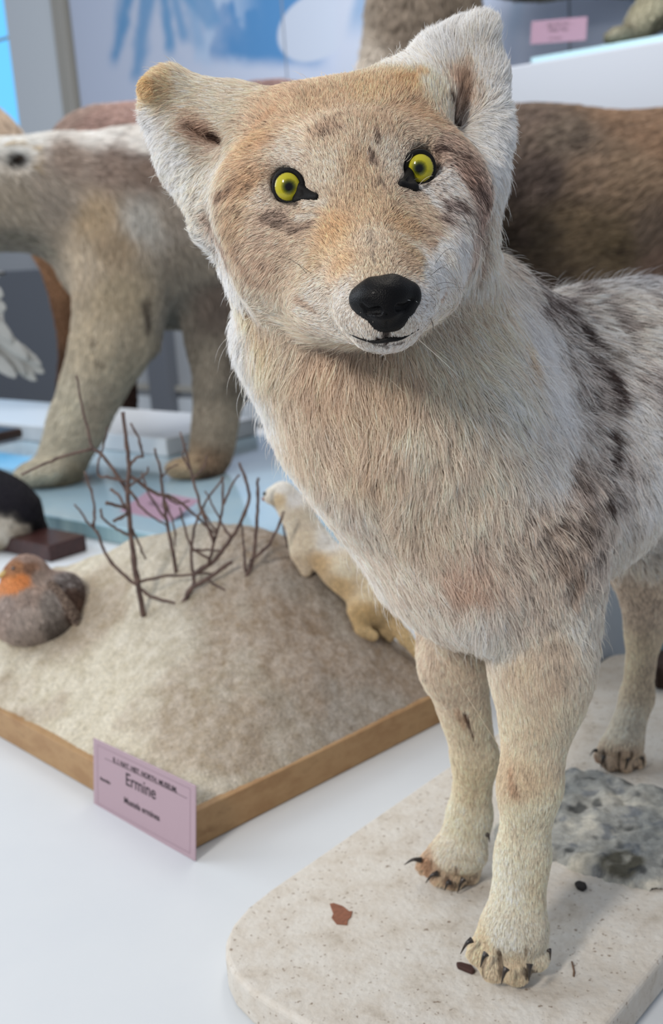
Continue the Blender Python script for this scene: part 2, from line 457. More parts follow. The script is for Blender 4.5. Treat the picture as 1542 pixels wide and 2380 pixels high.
# the back wall runs along U2
WB = G(300, 958, FZ)
def wall_hit(x, y, off=0.0):            # where the sight line meets the back wall plane
    v = K(x, y, 1.0) @ MC; o = WB - U1 * off
    return CC + v * ((o - CC) @ U1) / (v @ U1)
w_l = wall_hit(-900, 0); w_r = wall_hit(2300, 0)
wp = lambda p, back: np.array([p[0], p[1]]) + U1[:2] * back
s_ = prism('wall_back', quad_poly(w_l, (w_r - w_l) * np.array([1, 1, 0]) / np.linalg.norm((w_r - w_l)[:2]), U1, np.linalg.norm((w_r - w_l)[:2]), .1), FZ, 3.6, M_WALLG, bevel=0); s_['kind'] = 'structure'
fl = prism('floor', [(-9, -3), (7, -3), (7, 14), (-9, 14)], FZ - .05, FZ, M_FLOOR, bevel=0); fl['kind'] = 'structure'
def on_wall(name, x0, y0, x1, y1, thick, material, off=0.0, kind='structure', z=None, bevel=.004, parent=None):
    a = wall_hit((x0), (y0 + y1) / 2); b = wall_hit(x1, (y0 + y1) / 2)
    zt = wall_hit((x0 + x1) / 2, y0)[2]; zb = wall_hit((x0 + x1) / 2, y1)[2]
    if z: zb, zt = z
    d = (b - a) * np.array([1, 1, 0]); L = np.linalg.norm(d)
    o = prism(name, quad_poly(a - U1 * (off + thick), d / L, U1, L, thick), zb, zt, material, bevel=bevel, parent=parent)
    if kind: o['kind'] = kind
    return o
on_wall('baseboard_back', 240, 985, 760, 1045, .03, M_POST, z=(FZ, FZ + .16))
on_wall('trim_1', 240, 940, 760, 950, .05, M_TRIM, z=(FZ + .22, FZ + .27))
on_wall('trim_2', 366, 700, 412, 1000, .12, M_WALLD, z=(FZ, .75))
on_wall('wall_shade_panel', -700, 400, 186, 900, .05, M_WALLD, z=(FZ, .70))  # dark panel: shade on the lower left wall put into its colour
on_wall('trim_4', 36, -60, 158, 300, .06, M_POST, z=(.70, 3.4))
on_wall('trim_5', 150, -60, 172, 300, .09, M_TRIM, z=(.60, 3.4))
# window at the left: bright sky outside, frame and glazing bar
M_GLASS = bpy.data.materials.new('bright_window'); M_GLASS.use_nodes = True
_e = M_GLASS.node_tree.nodes['Principled BSDF']; _e.inputs['Base Color'].default_value = (.1, .3, .5, 1); _e.inputs['Emission Color'].default_value = (.12, .52, .95, 1); _e.inputs['Emission Strength'].default_value = 1.15
_e.inputs['Roughness'].default_value = .1
wr = on_wall('window_1', -420, -80, 34, 280, .02, M_GLASS, z=(.95, 3.3), off=.0)
on_wall('frame', -420, 88, 34, 92, .03, M_TRIM, kind=None, parent=wr, z=(wall_hit(10, 92)[2] - .012, wall_hit(10, 92)[2] + .012))
# mural print: a grid with its painted colours
def mural():
    x0, x1 = 172, 1900
    a, b = wall_hit(x0, 100, .03), wall_hit(x1, 100, .03); L = np.linalg.norm((b - a)[:2]); d = (b - a) * np.array([1, 1, 0]) / L
    zb, zt = .55, 3.4; nx, nz = 620, 300
    S_, T_ = np.meshgrid(np.linspace(0, L, nx), np.linspace(zb, zt, nz))
    Pw = np.array([a[0], a[1], 0]) + S_[..., None] * d + T_[..., None] * UZ
    pc = wc(Pw.reshape(-1, 3)); px = pc[:, 0] / pc[:, 2] * FPX + W / 2; py = pc[:, 1] / pc[:, 2] * FPX + H / 2   # print coordinates
    pv = Pw.reshape(-1, 3)
    base = np.array([lin((206, 216, 236))]).repeat(len(px), 0)
    warp = (fbm(pv, 6, 5) - .5) * 60
    def mix(c, k): base[:] = base + (lin(c) - base) * np.clip(k, 0, 1)[:, None]
    sm = lambda e0, e1, x: np.clip((x - e0) / (e1 - e0), 0, 1) ** 2 * (3 - 2 * np.clip((x - e0) / (e1 - e0), 0, 1))
    # blue sky patch with a ragged lower left edge and a white drift at its right
    edge = sm(380, 560, px + warp * 2 - (150 - py) * .2) * sm(165, 120, py + warp * .3 - (px - 560) * .06)
    mix((92, 150, 204), edge * sm(760, 700, px + (py - 60) * -.2))
    wisps = sm(.48, .62, fbm(pv * np.array([1, 1, .6]), 9, 9, 4)) * sm(620, 520, px) * sm(380, 470, px)
    mix((190, 212, 238), wisps * .8 * sm(180, 120, py))
    dr = ((px - 735) / 88) ** 2 + ((py - 62 + (px - 735) * .25) / 78) ** 2
    mix((208, 218, 234), sm(1.12, .95, dr))
    mix((208, 216, 232), sm(770, 800, px) * sm(1300, 800, px) * .9); mix((110, 160, 205), sm(36, 10, np.abs(px - 848 + (py * .25))) * .6 * sm(110, 20, py))
    # brush streaks fanning down from above
    for (xa, ya, xb, yb, w, k) in ((300, 0, 262, 160, 11, .9), (345, 0, 322, 190, 15, .45), (384, 0, 398, 140, 13, .9), (406, 0, 432, 110, 10, .8), (330, 70, 312, 200, 12, .7), (465, 0, 505, 70, 26, .7), (275, 60, 262, 150, 9, .5), (440, 0, 470, 130, 12, .45)):
        ab = np.array([xb - xa, yb - ya], float); L2 = ab @ ab
        t = np.clip(((px - xa) * ab[0] + (py - ya) * ab[1]) / L2, -1.5, 1); dd = np.hypot(px - xa - t * ab[0], py - ya - t * ab[1])
        mix((104, 162, 210), k * sm(w * (1 - .45 * t) + 11, w * (1 - .45 * t) - 7, dd + warp * .35) * sm(1.05, .72, t))
    mix((168, 196, 224), .7 * sm(.55, .75, fbm(pv, 3, 21, 3)) * sm(1150, 1250, px)); mix((176, 198, 222), .6 * sm(30, 0, np.abs(px - 1195 - (py - 60) * -.2)) * sm(120, 40, py))
    idx = np.arange(nx * nz).reshape(nz, nx); f = np.stack([idx[:-1, :-1], idx[:-1, 1:], idx[1:, 1:], idx[1:, :-1]], -1).reshape(-1, 4)
    o = mesh_obj('mural', pv, f, mat_attr('mural_print', rough=.55, spec=.3), None, smooth=False, colors=base)
    tag(o, 'blue and white sky and ice mural panels on the back wall', 'mural')
    # each print panel has a grey joint at its edge
    for xs in (660, 1322):
        c = wall_hit(xs, 100, .034)
        j = prism('panel_joint', quad_poly(c, d, U1, .012, .004), zb, zt, mat('joint_grey', (150, 158, 170)), bevel=0, parent=o)
    return o
mural()
# ---- the white display dais carrying everything
_o = np.array([-.1, 1.4, 0]) - U1 * 1.5 - U2 * 3.1
tab = prism('display_table', quad_poly(_o, U1, U2, 4.14, 5.6), -.06, 0, M_WHITE, bevel=.006)
tag(tab, 'large white display table under the wolf and the sand mound', 'table')
prism('apron', quad_poly(_o + U1 * .1 + U2 * .1, U1, U2, 3.94, 5.4), FZ, -.055, M_WHITE, parent=tab, bevel=.004)
PZ = 0.045
# ================================================================== plinth, stone, chips
def round_poly(c, radii, n=8):
    out = []; m = len(c)
    for i in range(m):
        p0, p, p1 = np.array(c[i - 1][:2]), np.array(c[i][:2]), np.array(c[(i + 1) % m][:2]); r = radii[i]
        a = p + nrm(p0 - p) * r; b = p + nrm(p1 - p) * r
        for t in np.linspace(0, 1, n): out.append((1 - t) ** 2 * a + 2 * t * (1 - t) * p + t * t * b)
    return out
M_PLASTER = mat('plaster', (205, 196, 182), rough=.85, spec=.2, noise=(22, [(.25, (176, 164, 148)), (.42, (204, 195, 182)), (.6, (214, 208, 198)), (.8, (190, 178, 160))]), bump=(130, .55, .003))
_n = M_PLASTER.node_tree          # fine dark specks
_v = _n.nodes.new('ShaderNodeTexNoise'); _v.inputs['Scale'].default_value = 170; _v.inputs['Detail'].default_value = 3
_t = _n.nodes.new('ShaderNodeTexCoord'); _n.links.new(_t.outputs['Object'], _v.inputs['Vector'])
_r = _n.nodes.new('ShaderNodeValToRGB'); _n.links.new(_v.outputs['Fac'], _r.inputs[0])
_r.color_ramp.elements[0].position = .28; _r.color_ramp.elements[0].color = (.45, .38, .33, 1); _r.color_ramp.elements[1].position = .36; _r.color_ramp.elements[1].color = (1, 1, 1, 1)
_m = _n.nodes.new('ShaderNodeMix'); _m.data_type = 'RGBA'; _m.blend_type = 'MULTIPLY'; _m.inputs[0].default_value = 1
_b = _n.nodes['Principled BSDF']; _src = _b.inputs['Base Color'].links[0].from_socket
_n.links.new(_src, _m.inputs[6]); _n.links.new(_r.outputs[0], _m.inputs[7]); _n.links.new(_m.outputs[2], _b.inputs['Base Color'])
_a, _b, _c = G(600, 2085, PZ), G(650, 2345, PZ), G(1470, 2312, PZ)      # left edge, front edge, right edge
PO = U1 * float(_b @ U1) + U2 * float(_a @ U2); PO[2] = 0
PW, PL = float(_c @ U2 - _a @ U2), 1.12
pp = round_poly([PO, PO + U2 * PW, PO + U2 * PW + U1 * PL, PO + U1 * PL], [.16, .03, .05, .05])
plinth = prism('plaster_plinth', pp, 0, .045, M_PLASTER, bevel=.006, seg=3, smooth=False)
tag(plinth, 'speckled cream plaster plinth with rounded corners under the wolf', 'plinth')

def relief(name, poly_px, z, h, res, colfn, material, parent=None, seed=0, edge=.02, rough=.5, scale=30):
    poly = np.array([G(x, y, z)[:2] for x, y in poly_px]); lo, hi = poly.min(0), poly.max(0)
    nx, ny = int((hi[0] - lo[0]) / res) + 2, int((hi[1] - lo[1]) / res) + 2
    X, Y = np.meshgrid(lo[0] + res * np.arange(nx), lo[1] + res * np.arange(ny), indexing='ij'); q = np.stack([X.ravel(), Y.ravel()], 1)
    ins = np.zeros(len(q), bool); dm = np.full(len(q), 1e9)
    for i in range(len(poly)):
        a, b = poly[i - 1], poly[i]; c = (a[1] > q[:, 1]) != (b[1] > q[:, 1])
        xx = (b[0] - a[0]) * (q[:, 1] - a[1]) / (b[1] - a[1] + 1e-12) + a[0]; ins ^= c & (q[:, 0] < xx)
        ab = b - a; t = np.clip(((q - a) @ ab) / (ab @ ab), 0, 1); dm = np.minimum(dm, np.hypot(*(q - a - t[:, None] * ab).T))
    sd = np.where(ins, dm, -dm) + (fbm(np.c_[q, q[:, 0] * 0], 60, seed) - .5) * edge * 1.3
    p3 = np.c_[q, np.full(len(q), z)]
    n1 = fbm(p3, scale, seed + 3, 4)
    hh = np.clip(sd / edge, -.6, 1); hh = np.where(hh > 0, hh ** .5, hh) * h * (1 - rough + rough * 2 * n1)
    p3[:, 2] = z + hh
    ok = (sd > -.6 * edge).reshape(nx, ny); idx = np.arange(nx * ny).reshape(nx, ny)
    f = np.stack([idx[:-1, :-1], idx[1:, :-1], idx[1:, 1:], idx[:-1, 1:]], -1); k = ok[:-1, :-1] & ok[1:, :-1] & ok[1:, 1:] & ok[:-1, 1:]
    f = f[k]; u = np.unique(f); mp = np.full(nx * ny, -1); mp[u] = np.arange(len(u))
    return mesh_obj(name, p3[u], mp[f], material, parent, colors=colfn(p3[u]))
def rockcol(p):
    n = fbm(p, 22, 51, 4)[:, None]; m = fbm(p, 60, 61, 4)[:, None]; k = fbm(p, 12, 71)[:, None]
    c = lin((134, 138, 138)) * (1 - n) + lin((188, 182, 168)) * n
    c = c + (lin((92, 98, 108)) - c) * np.clip((m - .54) * 4, 0, .6); c = c + (lin((84, 78, 60)) - c) * np.clip((k - .60) * 9, 0, .85); e = fbm(p, 38, 81, 3)[:, None]; c = c + (lin((58, 60, 60)) - c) * np.clip((e - .62) * 8, 0, .8); c = c + (lin((204, 198, 182)) - c) * np.clip((.40 - e) * 6, 0, .7)
    return c
stone = relief('stone_slab', [(1146, 1925), (1160, 2005), (1290, 2003), (1360, 2036), (1450, 2050), (1510, 2072), (1600, 2060), (1700, 1960), (1620, 1850), (1480, 1832), (1400, 1800), (1330, 1792), (1230, 1850)],
               PZ, .013, .0032, rockcol, mat_attr('lichen_stone', rough=.9, bump=(160, .6, .003), geom_noise=(90, .3)), seed=5, edge=.012, rough=.55, scale=45)
tag(stone, 'blue grey lichen covered stone slab let into the plinth behind the near foreleg', 'stone')
def chip(name, px, z, h, color, label, cat, rough=.8):
    pts = [G(x, y, z) for x, y in px]; s = sum(pts[i][0] * pts[(i + 1) % len(pts)][1] - pts[(i + 1) % len(pts)][0] * pts[i][1] for i in range(len(pts)))
    if s < 0: pts = pts[::-1]
    o = prism(name, pts, z, z + h, mat(name + '_mat', color, rough=rough, noise=(200, [(.3, tuple(int(c * .8) for c in color)), (.7, color)])), bevel=h * .3); tag(o, label, cat); return o
chip('bare_patch', [(767, 2102), (776, 2100), (797, 2107), (812, 2119), (820, 2119), (817, 2132), (809, 2140), (808, 2151), (783, 2149), (771, 2134), (775, 2125)], PZ, .0012, (150, 98, 74), 'reddish brown flake of bare ground on the pale plinth', 'flake')
chip('bark_sliver', [(1061, 2244), (1072, 2243), (1098, 2250), (1106, 2262), (1098, 2267), (1080, 2260), (1064, 2253)], PZ, .005, (74, 48, 42), 'dark brown sliver of bark beside the near front paw', 'bark')
chip('pebble', [(1336, 2058), (1346, 2053), (1362, 2058), (1366, 2067), (1356, 2074), (1342, 2068)], PZ, .005, (52, 48, 46), 'small dark pebble on the plinth behind the near front paw', 'pebble')
chip('dry_stalk', [(1328, 2236), (1332, 2236), (1338, 2262), (1336, 2272), (1332, 2270), (1333, 2258)], PZ, .0015, (128, 100, 78), 'tiny brown dry stalk lying on the plinth', 'stalk')
chip('peat_lump', [(1516, 1580), (1530, 1556), (1556, 1560), (1580, 1580), (1570, 1606), (1528, 1608), (1519, 1602)], PZ, .045, (62, 44, 36), 'dark brown lump on the far end of the plinth behind the hind leg', 'lump')
# grey-white pedestal behind the wolf
ped = prism('display_pedestal', quad_poly(np.array([.375, 1.83, 0]) - U2 * .30, U2, U1, .30, .75), 0, .42, mat('pedestal_paint', (172, 178, 184), rough=.5), bevel=.004)
tag(ped, 'plain pale grey box pedestal standing behind the wolf', 'pedestal')

# ================================================================== sand mound in its wooden tray
MO = G(452, 1975, 0); ML = np.array([-.677, .736, 0]); MR = np.array([.761, .649, 0]); ML /= np.linalg.norm(ML)
MR = np.array([ML[1], -ML[0], 0]); LL, LR = .95, .64
tray = root_empty('mound_display', MO)
tag(tray, 'sandy snow mound in an oak framed tray beside the wolf', 'diorama')
def oak(name, rot):
    return mat(name, (168, 132, 92), rough=.5, spec=.3, noise=(14, [(.25, (128, 94, 60)), (.45, (172, 138, 98)), (.6, (156, 120, 82)), (.8, (184, 150, 110))], (1, .06, 1.6), (0, 0, rot)), bump=(60, .15, .001))
rotL = math.atan2(ML[1], ML[0]) - math.pi / 2; rotR = math.atan2(MR[1], MR[0]) - math.pi / 2
OL, OR = oak('oak_left', -rotL), oak('oak_right', -rotR)
th = .016
def miter(a, b, inn_a, inn_b, m, n='board'):
    pts = [a, b, inn_b, inn_a]; s = sum(pts[i][0] * pts[(i + 1) % 4][1] - pts[(i + 1) % 4][0] * pts[i][1] for i in range(4))
    if s < 0: pts = pts[::-1]
    return prism(n, pts, 0.001, .056, m, parent=tray, bevel=.0015)
c0, c1, c2, c3 = MO, MO + ML * LL, MO + ML * LL + MR * LR, MO + MR * LR
i0, i1, i2, i3 = c0 + (ML + MR) * th, c1 + (-ML + MR) * th, c2 - (ML + MR) * th, c3 + (ML - MR) * th
miter(c0, c1, i0, i1, OL); miter(c3, c0, i3, i0, OR); miter(c1, c2, i1, i2, OR); miter(c2, c3, i2, i3, OL)
def mound_h(u, v):
    p = np.stack([u, v, u * 0], -1)
    h = .058 + .225 * np.exp(-(((u - .56) / .30) ** 2 + ((v - .44) / .25) ** 2)) + .06 * np.exp(-(((u - .22) / .22) ** 2 + ((v - .22) / .2) ** 2)) + .10 * np.exp(-(((u - .9) / .25) ** 2 + ((v - .20) / .25) ** 2)) + .10 * np.exp(-(((u - .30) / .2) ** 2 + ((v - .50) / .16) ** 2))
    e = np.minimum(np.minimum(u, LL - u), np.minimum(v, LR - v)); k = np.clip(e / .11, 0, 1); k = 1 - (1 - k) ** 2.2
    h = .046 + (h - .046) * (.12 + .88 * k) + (fbm(p, 9, 3, 4) - .5) * .035 * k + (fbm(p, 50, 8, 3) - .5) * .006
    return np.where(e < .001, .04, h)
nu_, nv_ = 260, 190
Ug, Vg = np.meshgrid(np.linspace(.004, LL - .004, nu_), np.linspace(.004, LR - .004, nv_), indexing='ij')
Hm = mound_h(Ug, Vg); mp = MO + Ug[..., None] * ML + Vg[..., None] * MR; mp[..., 2] = Hm; mv = mp.reshape(-1, 3)
idx = np.arange(nu_ * nv_).reshape(nu_, nv_); mf = np.stack([idx[:-1, :-1], idx[:-1, 1:], idx[1:, 1:], idx[1:, :-1]], -1).reshape(-1, 4)
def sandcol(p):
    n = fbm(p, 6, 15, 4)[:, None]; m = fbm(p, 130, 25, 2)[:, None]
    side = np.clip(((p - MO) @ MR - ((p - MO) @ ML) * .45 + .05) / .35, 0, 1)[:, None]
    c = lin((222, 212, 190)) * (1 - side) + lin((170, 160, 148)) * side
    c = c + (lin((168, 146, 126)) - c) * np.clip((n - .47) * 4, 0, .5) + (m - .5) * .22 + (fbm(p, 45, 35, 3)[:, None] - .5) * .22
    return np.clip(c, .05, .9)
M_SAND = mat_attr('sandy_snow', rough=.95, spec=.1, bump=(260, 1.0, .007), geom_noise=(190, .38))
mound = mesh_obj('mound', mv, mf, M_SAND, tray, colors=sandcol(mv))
# granular crust: short upright flocking
MB = BVHTree.FromPolygons([tuple(q) for q in mv], [tuple(q) for q in mf.tolist()])
def on_mound(x, y):
    d = Vector(K(x, y, 1) @ MC).normalized(); r = MB.ray_cast(Vector(CC), d)
    if r[0] is None: 
        t = np.array(d); w = mv - CC; pr = w @ t; dd = np.linalg.norm(w - pr[:, None] * t, axis=1) / pr; return mv[np.argmin(dd)]
    return np.array(r[0])
# label card leaning on the tray, with its printed lines
M_CARD = mat('pink_card', (172, 148, 156), rough=.6); M_INK = mat('ink', (48, 40, 46), rough=.8); M_LINE = mat('card_border', (140, 116, 126), rough=.7)
M_CARD_FAR = mat('mauve_card', (146, 118, 134), rough=.7)
def card(name, px, d3, label, lines, thick=.0018, border=True):
    """px: tl, tr, br, bl corner pixels with depths d3"""
    c = [P(x, y, d) for (x, y), d in zip(px, d3)]
    bl, br, tl, tr = c[3], c[2], c[0], c[1]
    X = nrm((br - bl) + (tr - tl)); Yv = (tl - bl) + (tr - br); Yv = nrm(Yv - (Yv @ X) * X); N = np.cross(X, Yv)
    w = (np.linalg.norm(br - bl) + np.linalg.norm(tr - tl)) / 2; h = (np.linalg.norm(tl - bl) + np.linalg.norm(tr - br)) / 2; cen = sum(c) / 4
    bm = bmesh.new(); bmesh.ops.create_cube(bm, size=1); bmesh.ops.scale(bm, vec=(w, h, thick), verts=bm.verts)
    bmesh.ops.bevel(bm, geom=bm.edges[:], offset=thick * .3, segments=1, affect='EDGES')
    me = bpy.data.meshes.new(name); bm.to_mesh(me); bm.free(); me.materials.append(M_CARD if border else M_CARD_FAR)
    o = link(name, me); M = Matrix([[X[i], Yv[i], N[i], cen[i]] for i in range(3)] + [[0, 0, 0, 1]]); o.matrix_world = M
    tag(o, label, 'label card')
    def strip(x0, y0, x1, y1, m, nm):
        v = [(x0, y0, thick / 2 + .0002), (x1, y0, thick / 2 + .0002), (x1, y1, thick / 2 + .0002), (x0, y1, thick / 2 + .0002)]
        s = mesh_obj(nm, v, [(0, 1, 2, 3)], m, None, smooth=False); s.parent = o; return s
    if border:
        a, b, t = w / 2 * .91, h / 2 * .86, .0008
        for q in ((-a, -b, a, -b + t), (-a, b - t, a, b), (-a, -b, -a + t, b), (a - t, -b, a, b)): strip(*q, M_LINE, 'border')
    for (txt, fx, fy, size, ul) in lines:
        cu = bpy.data.curves.new('lettering', 'FONT'); cu.body = txt; cu.size = size * h; cu.align_x = 'CENTER'; cu.align_y = 'CENTER'; cu.extrude = .0001; cu.offset = .0002; cu.materials.append(M_INK)
        tmp = bpy.data.objects.new('lettering_curve', cu); COL.objects.link(tmp); bpy.context.view_layer.update()
        lm = bpy.data.meshes.new_from_object(tmp.evaluated_get(bpy.context.evaluated_depsgraph_get())); bpy.data.objects.remove(tmp)
        t = bpy.data.objects.new('lettering', lm); COL.objects.link(t); t.parent = o; t.location = (fx * w / 2, fy * h / 2, thick / 2 + .0003)
        if ul: strip(-ul * w / 2 + fx * w / 2, fy * h / 2 - size * h * .42, ul * w / 2 + fx * w / 2, fy * h / 2 - size * h * .42 + .0007, M_INK, 'underline')
    return o
def plane_depth(x, y, off):             # depth where the sight line meets the tray's left face moved out by off
    v = K(x, y, 1) @ MC; o = MO - MR * off; return float(((o - CC) @ MR) / (v @ MR))
px = [(234, 1728), (474, 1838), (438, 1989), (203, 1858)]
dd = [plane_depth(*px[0], .006), plane_depth(*px[1], .006), G(438, 1989, .001)[:], 0]
gb = [G(px[3][0], px[3][1], .001), G(px[2][0], px[2][1], .001)]
card('stoat_label', px, [plane_depth(*px[0], .004), plane_depth(*px[1], .004), float(wc(gb[1])[2]), float(wc(gb[0])[2])],
     'mauve printed label card leaning against the tray corner', [('R. I. NAT. HIST. NORTH. MUSEUM.', .05, .64, .098, .80), ('Ermine', -.02, .26, .25, 0), ('Mustela erminea', 0, -.35, .125, 0), ('Mustelidae', -.74, -.08, .06, 0)])
# ---- bare twigs
M_BARK = mat('twig_bark', (92, 74, 68), rough=.75, noise=(60, [(.3, (66, 52, 50)), (.7, (120, 98, 88))]))
def twig(label, base, stems, shift=0.0):
    b = on_mound(*base); D = float(wc(b)[2]); root = root_empty('bare_twig', b); tag(root, label, 'twig', 'bare twigs stuck in the mound')
    for k, (pts, r0, r1, dz) in enumerate(stems):
        n = len(pts); q = []
        for i, (x, y) in enumerate(pts):
            q.append(P(x, y, D + (dz * i / max(n - 1, 1) if k else 0) * .6 - max(0, (base[1] - y)) * 2.2e-4 * 0.9 + shift))
        if k == 0: q[0] = b - np.array([0, 0, .006])
        q = spline(q, 5); jit = RNG.normal(size=q.shape) * .0006; jit[0] = 0; q = q + jit
        rad = 1.15 * np.linspace(r0, r1, len(q)) * D / FPX; rad = rad * (1 + .25 * (RNG.random(len(q)) < .12))
        v, f = tube(q, rad, 7); mesh_obj('stem' if k == 0 else 'branch', v, f, M_BARK, root)
twig('tallest bare twig with many side shoots, standing on the front of the mound', (335, 1430), [
 ([(335, 1430), (318, 1340), (305, 1240), (298, 1150), (300, 1080), (292, 1010), (286, 958)], 6, 3.5, 0),
 ([(322, 1362), (275, 1325), (245, 1285), (228, 1240), (219, 1225), (218, 1170), (205, 1120), (198, 1095)], 3.6, 2, .06), ([(219, 1228), (205, 1215), (188, 1190), (172, 1172)], 2.6, 1.8, .02), ([(214, 1220), (222, 1195), (216, 1160)], 2.6, 1.6, .02),
 ([(302, 1245), (265, 1225), (240, 1205), (235, 1183)], 3, 2, -.04), ([(300, 1150), (270, 1100), (235, 1055), (215, 1040), (205, 1000), (190, 940), (178, 872)], 4, 2, .08), ([(215, 1043), (150, 1060), (100, 1080), (48, 1104)], 3, 2.4, -.05),
 ([(300, 1120), (255, 1110), (230, 1106), (228, 1075), (240, 1040), (250, 990)], 3, 1.8, .05), ([(300, 1085), (318, 1062), (332, 1058), (322, 1020), (305, 985)], 3, 2, -.03), ([(300, 1182), (275, 1175), (245, 1169)], 3.4, 3.4, -.03),
 ([(300, 1190), (285, 1200), (262, 1212)], 3.2, 3.2, -.03), ([(298, 1190), (278, 1155), (258, 1137)], 2.8, 2.8, .04), ([(304, 1108), (360, 1145), (400, 1155), (440, 1185), (470, 1214), (500, 1240)], 4, 2, .05),
 ([(328, 1370), (350, 1385), (400, 1400), (440, 1418), (455, 1426)], 3.4, 2.2, -.02), ([(325, 1352), (370, 1342), (440, 1336), (480, 1332), (530, 1340)], 3.4, 2, .03), ([(300, 1130), (340, 1100), (345, 1085)], 2.6, 1.6, -.02), ([(308, 1230), (322, 1262), (338, 1300)], 3, 1.8, .03), ([(302, 1140), (330, 1180), (360, 1205), (385, 1220)], 2.8, 1.6, .04)])
twig('straight slim bare twig just behind the tallest one', (410, 1328), [
 ([(410, 1328), (400, 1270), (385, 1200), (380, 1150), (372, 1090), (360, 1042)], 4.2, 2.4, 0), ([(386, 1205), (350, 1155), (330, 1100)], 2.6, 1.6, .03), ([(384, 1165), (402, 1215), (408, 1270)], 2.6, 1.6, -.03), ([(382, 1150), (410, 1170), (440, 1165)], 2.4, 1.6, .03), ([(376, 1110), (392, 1090), (415, 1080)], 2, 1.4, .02)])
twig('sprawling bare twig leaning right, at the middle of the mound', (425, 1397), [
 ([(425, 1397), (445, 1368), (480, 1346), (515, 1322), (540, 1306)], 5.5, 3.6, 0), ([(450, 1364), (450, 1340), (445, 1290), (450, 1235), (462, 1200), (482, 1160), (520, 1110)], 3.6, 2, .06),
 ([(452, 1335), (500, 1300), (535, 1255), (560, 1215), (578, 1160), (570, 1110), (556, 1075)], 5, 2.6, .05), ([(485, 1312), (500, 1250), (518, 1180), (516, 1108)], 3.6, 2, .04), ([(520, 1172), (538, 1130), (556, 1103)], 2.8, 1.8, .02),
 ([(498, 1260), (470, 1190), (446, 1100), (432, 1050), (420, 1005)], 3.4, 2, .07), ([(490, 1300), (450, 1275), (430, 1230), (418, 1180)], 3, 1.8, -.03), ([(480, 1346), (505, 1362), (533, 1378)], 2.8, 1.8, -.02), ([(446, 1280), (480, 1278), (520, 1280)], 3, 2, .02),
 ([(506, 1240), (480, 1200), (466, 1176)], 2.6, 1.5, .03), ([(540, 1250), (520, 1225), (498, 1180), (476, 1140)], 2.8, 1.6, .03), ([(440, 1090), (425, 1060), (432, 1030)], 2, 1.4, .01), ([(450, 1110), (475, 1085), (480, 1060)], 2, 1.4, .02)])
twig('three-pronged bare twig in front of the stoat', (572, 1335), [
 ([(572, 1335), (590, 1290), (598, 1210), (600, 1160), (600, 1110)], 4.4, 2.8, 0), ([(572, 1330), (568, 1280), (562, 1212)], 3, 1.8, .03), ([(582, 1304), (620, 1272), (645, 1228), (660, 1190)], 3.6, 2.4, -.03)])
twig('short thin dark twig behind the stoat, close to its chest', (672, 1272), [([(672, 1272), (662, 1240), (656, 1200)], 3, 1.8, 0)])
# ---- the stoat
def surf_d(x, y): return float(wc(on_mound(x, y))[2])
df, dh = surf_d(712, 1338), surf_d(862, 1482)
dm_ = (df + dh) / 2
st = [C2(632, 1153, df, 17, 657, 1150, df, 25, .012), C2(657, 1150, df, 25, 690, 1190, df + .01, 30, .02), C2(690, 1190, df + .01, 30, 720, 1262, df + .015, 38, .03), C2(720, 1262, df + .015, 39, 795, 1325, dm_ + .01, 38, .03),
      C2(795, 1325, dm_ + .01, 38, 865, 1400, dh + .02, 45, .03), E2(866, 1412, dh + .02, 44, 48, .030, 20, .02),
      C2(702, 1290, df, 24, 712, 1328, df - .002, 13, .012), C2(740, 1295, df + .035, 20, 748, 1325, df + .03, 10, .01), C2(838, 1420, dh, 30, 842, 1462, dh - .006, 16, .012), C2(842, 1466, dh - .006, 15, 868, 1478, dh - .01, 12, .008), C2(880, 1430, dh + .03, 26, 905, 1480, dh + .03, 12, .01),
      C2(892, 1420, dh + .025, 20, 940, 1480, dh + .01, 14, .015), C2(940, 1480, dh + .01, 14, 1010, 1560, surf_d(1000, 1560) - .012, 12, .01),
      E2(655, 1133, df - .008, 12, 9, .007, 20, .006), E2(627, 1158, df - .004, 13, 10, .008, 0, .006)]
V2, Q2 = blob(st, .0028, smooth=2)
STOAT_A = [(625, 1150, (236, 226, 206), 3, .8, .2, 0), (655, 1135, (240, 234, 222), 5, 1, .1, 0), (680, 1160, (240, 234, 226), 7, .9, .5, 0), (690, 1200, (232, 216, 190), 8, .4, 1, 0), (700, 1260, (230, 212, 182), 9, .5, 1, 0), (760, 1260, (236, 230, 220), 9, 1, .7, 0),
     (740, 1310, (216, 184, 128), 9, .8, .6, 0), (800, 1320, (232, 216, 186), 9, .8, .6, 0), (790, 1360, (218, 186, 126), 8, .7, .7, 0), (860, 1370, (228, 208, 170), 9, .6, .8, 0), (850, 1430, (214, 180, 112), 9, .2, 1, 0), (860, 1470, (216, 184, 120), 6, .2, 1, 0),
     (705, 1325, (222, 200, 166), 5, 0, 1, 0), (900, 1440, (214, 182, 120), 7, .6, .8, 0), (960, 1510, (220, 190, 126), 9, .7, .7, 0), (648, 1160, (232, 206, 160), 4, .8, .3, 0)]
c2_ = Coat(V2, Q2, [a[:3] + (a[3] * .6,) + a[4:] for a in STOAT_A], sat=.72)
stoat = root_empty('stoat', on_mound(712, 1338)); tag(stoat, 'small yellowish white stoat climbing the right slope of the mound', 'stoat')
skin_mesh('body', c2_, stoat, .8)
grow(c2_, int(30000 * FUR_N), .00035, HAIR, stoat, lift=.35, clump=.3, back=.5, rootmul=.95, tipmul=1.2)
DARKEYE = mat('dark_bead', (12, 10, 10), rough=.1, coat=1)
def bead(name, loc, r, m, parent, squash=(1, 1, 1)):
    v, f = uvs(r, 16, 10, squash); o = mesh_obj(name, np.array(v) + np.asarray(loc), f, m, parent); return o
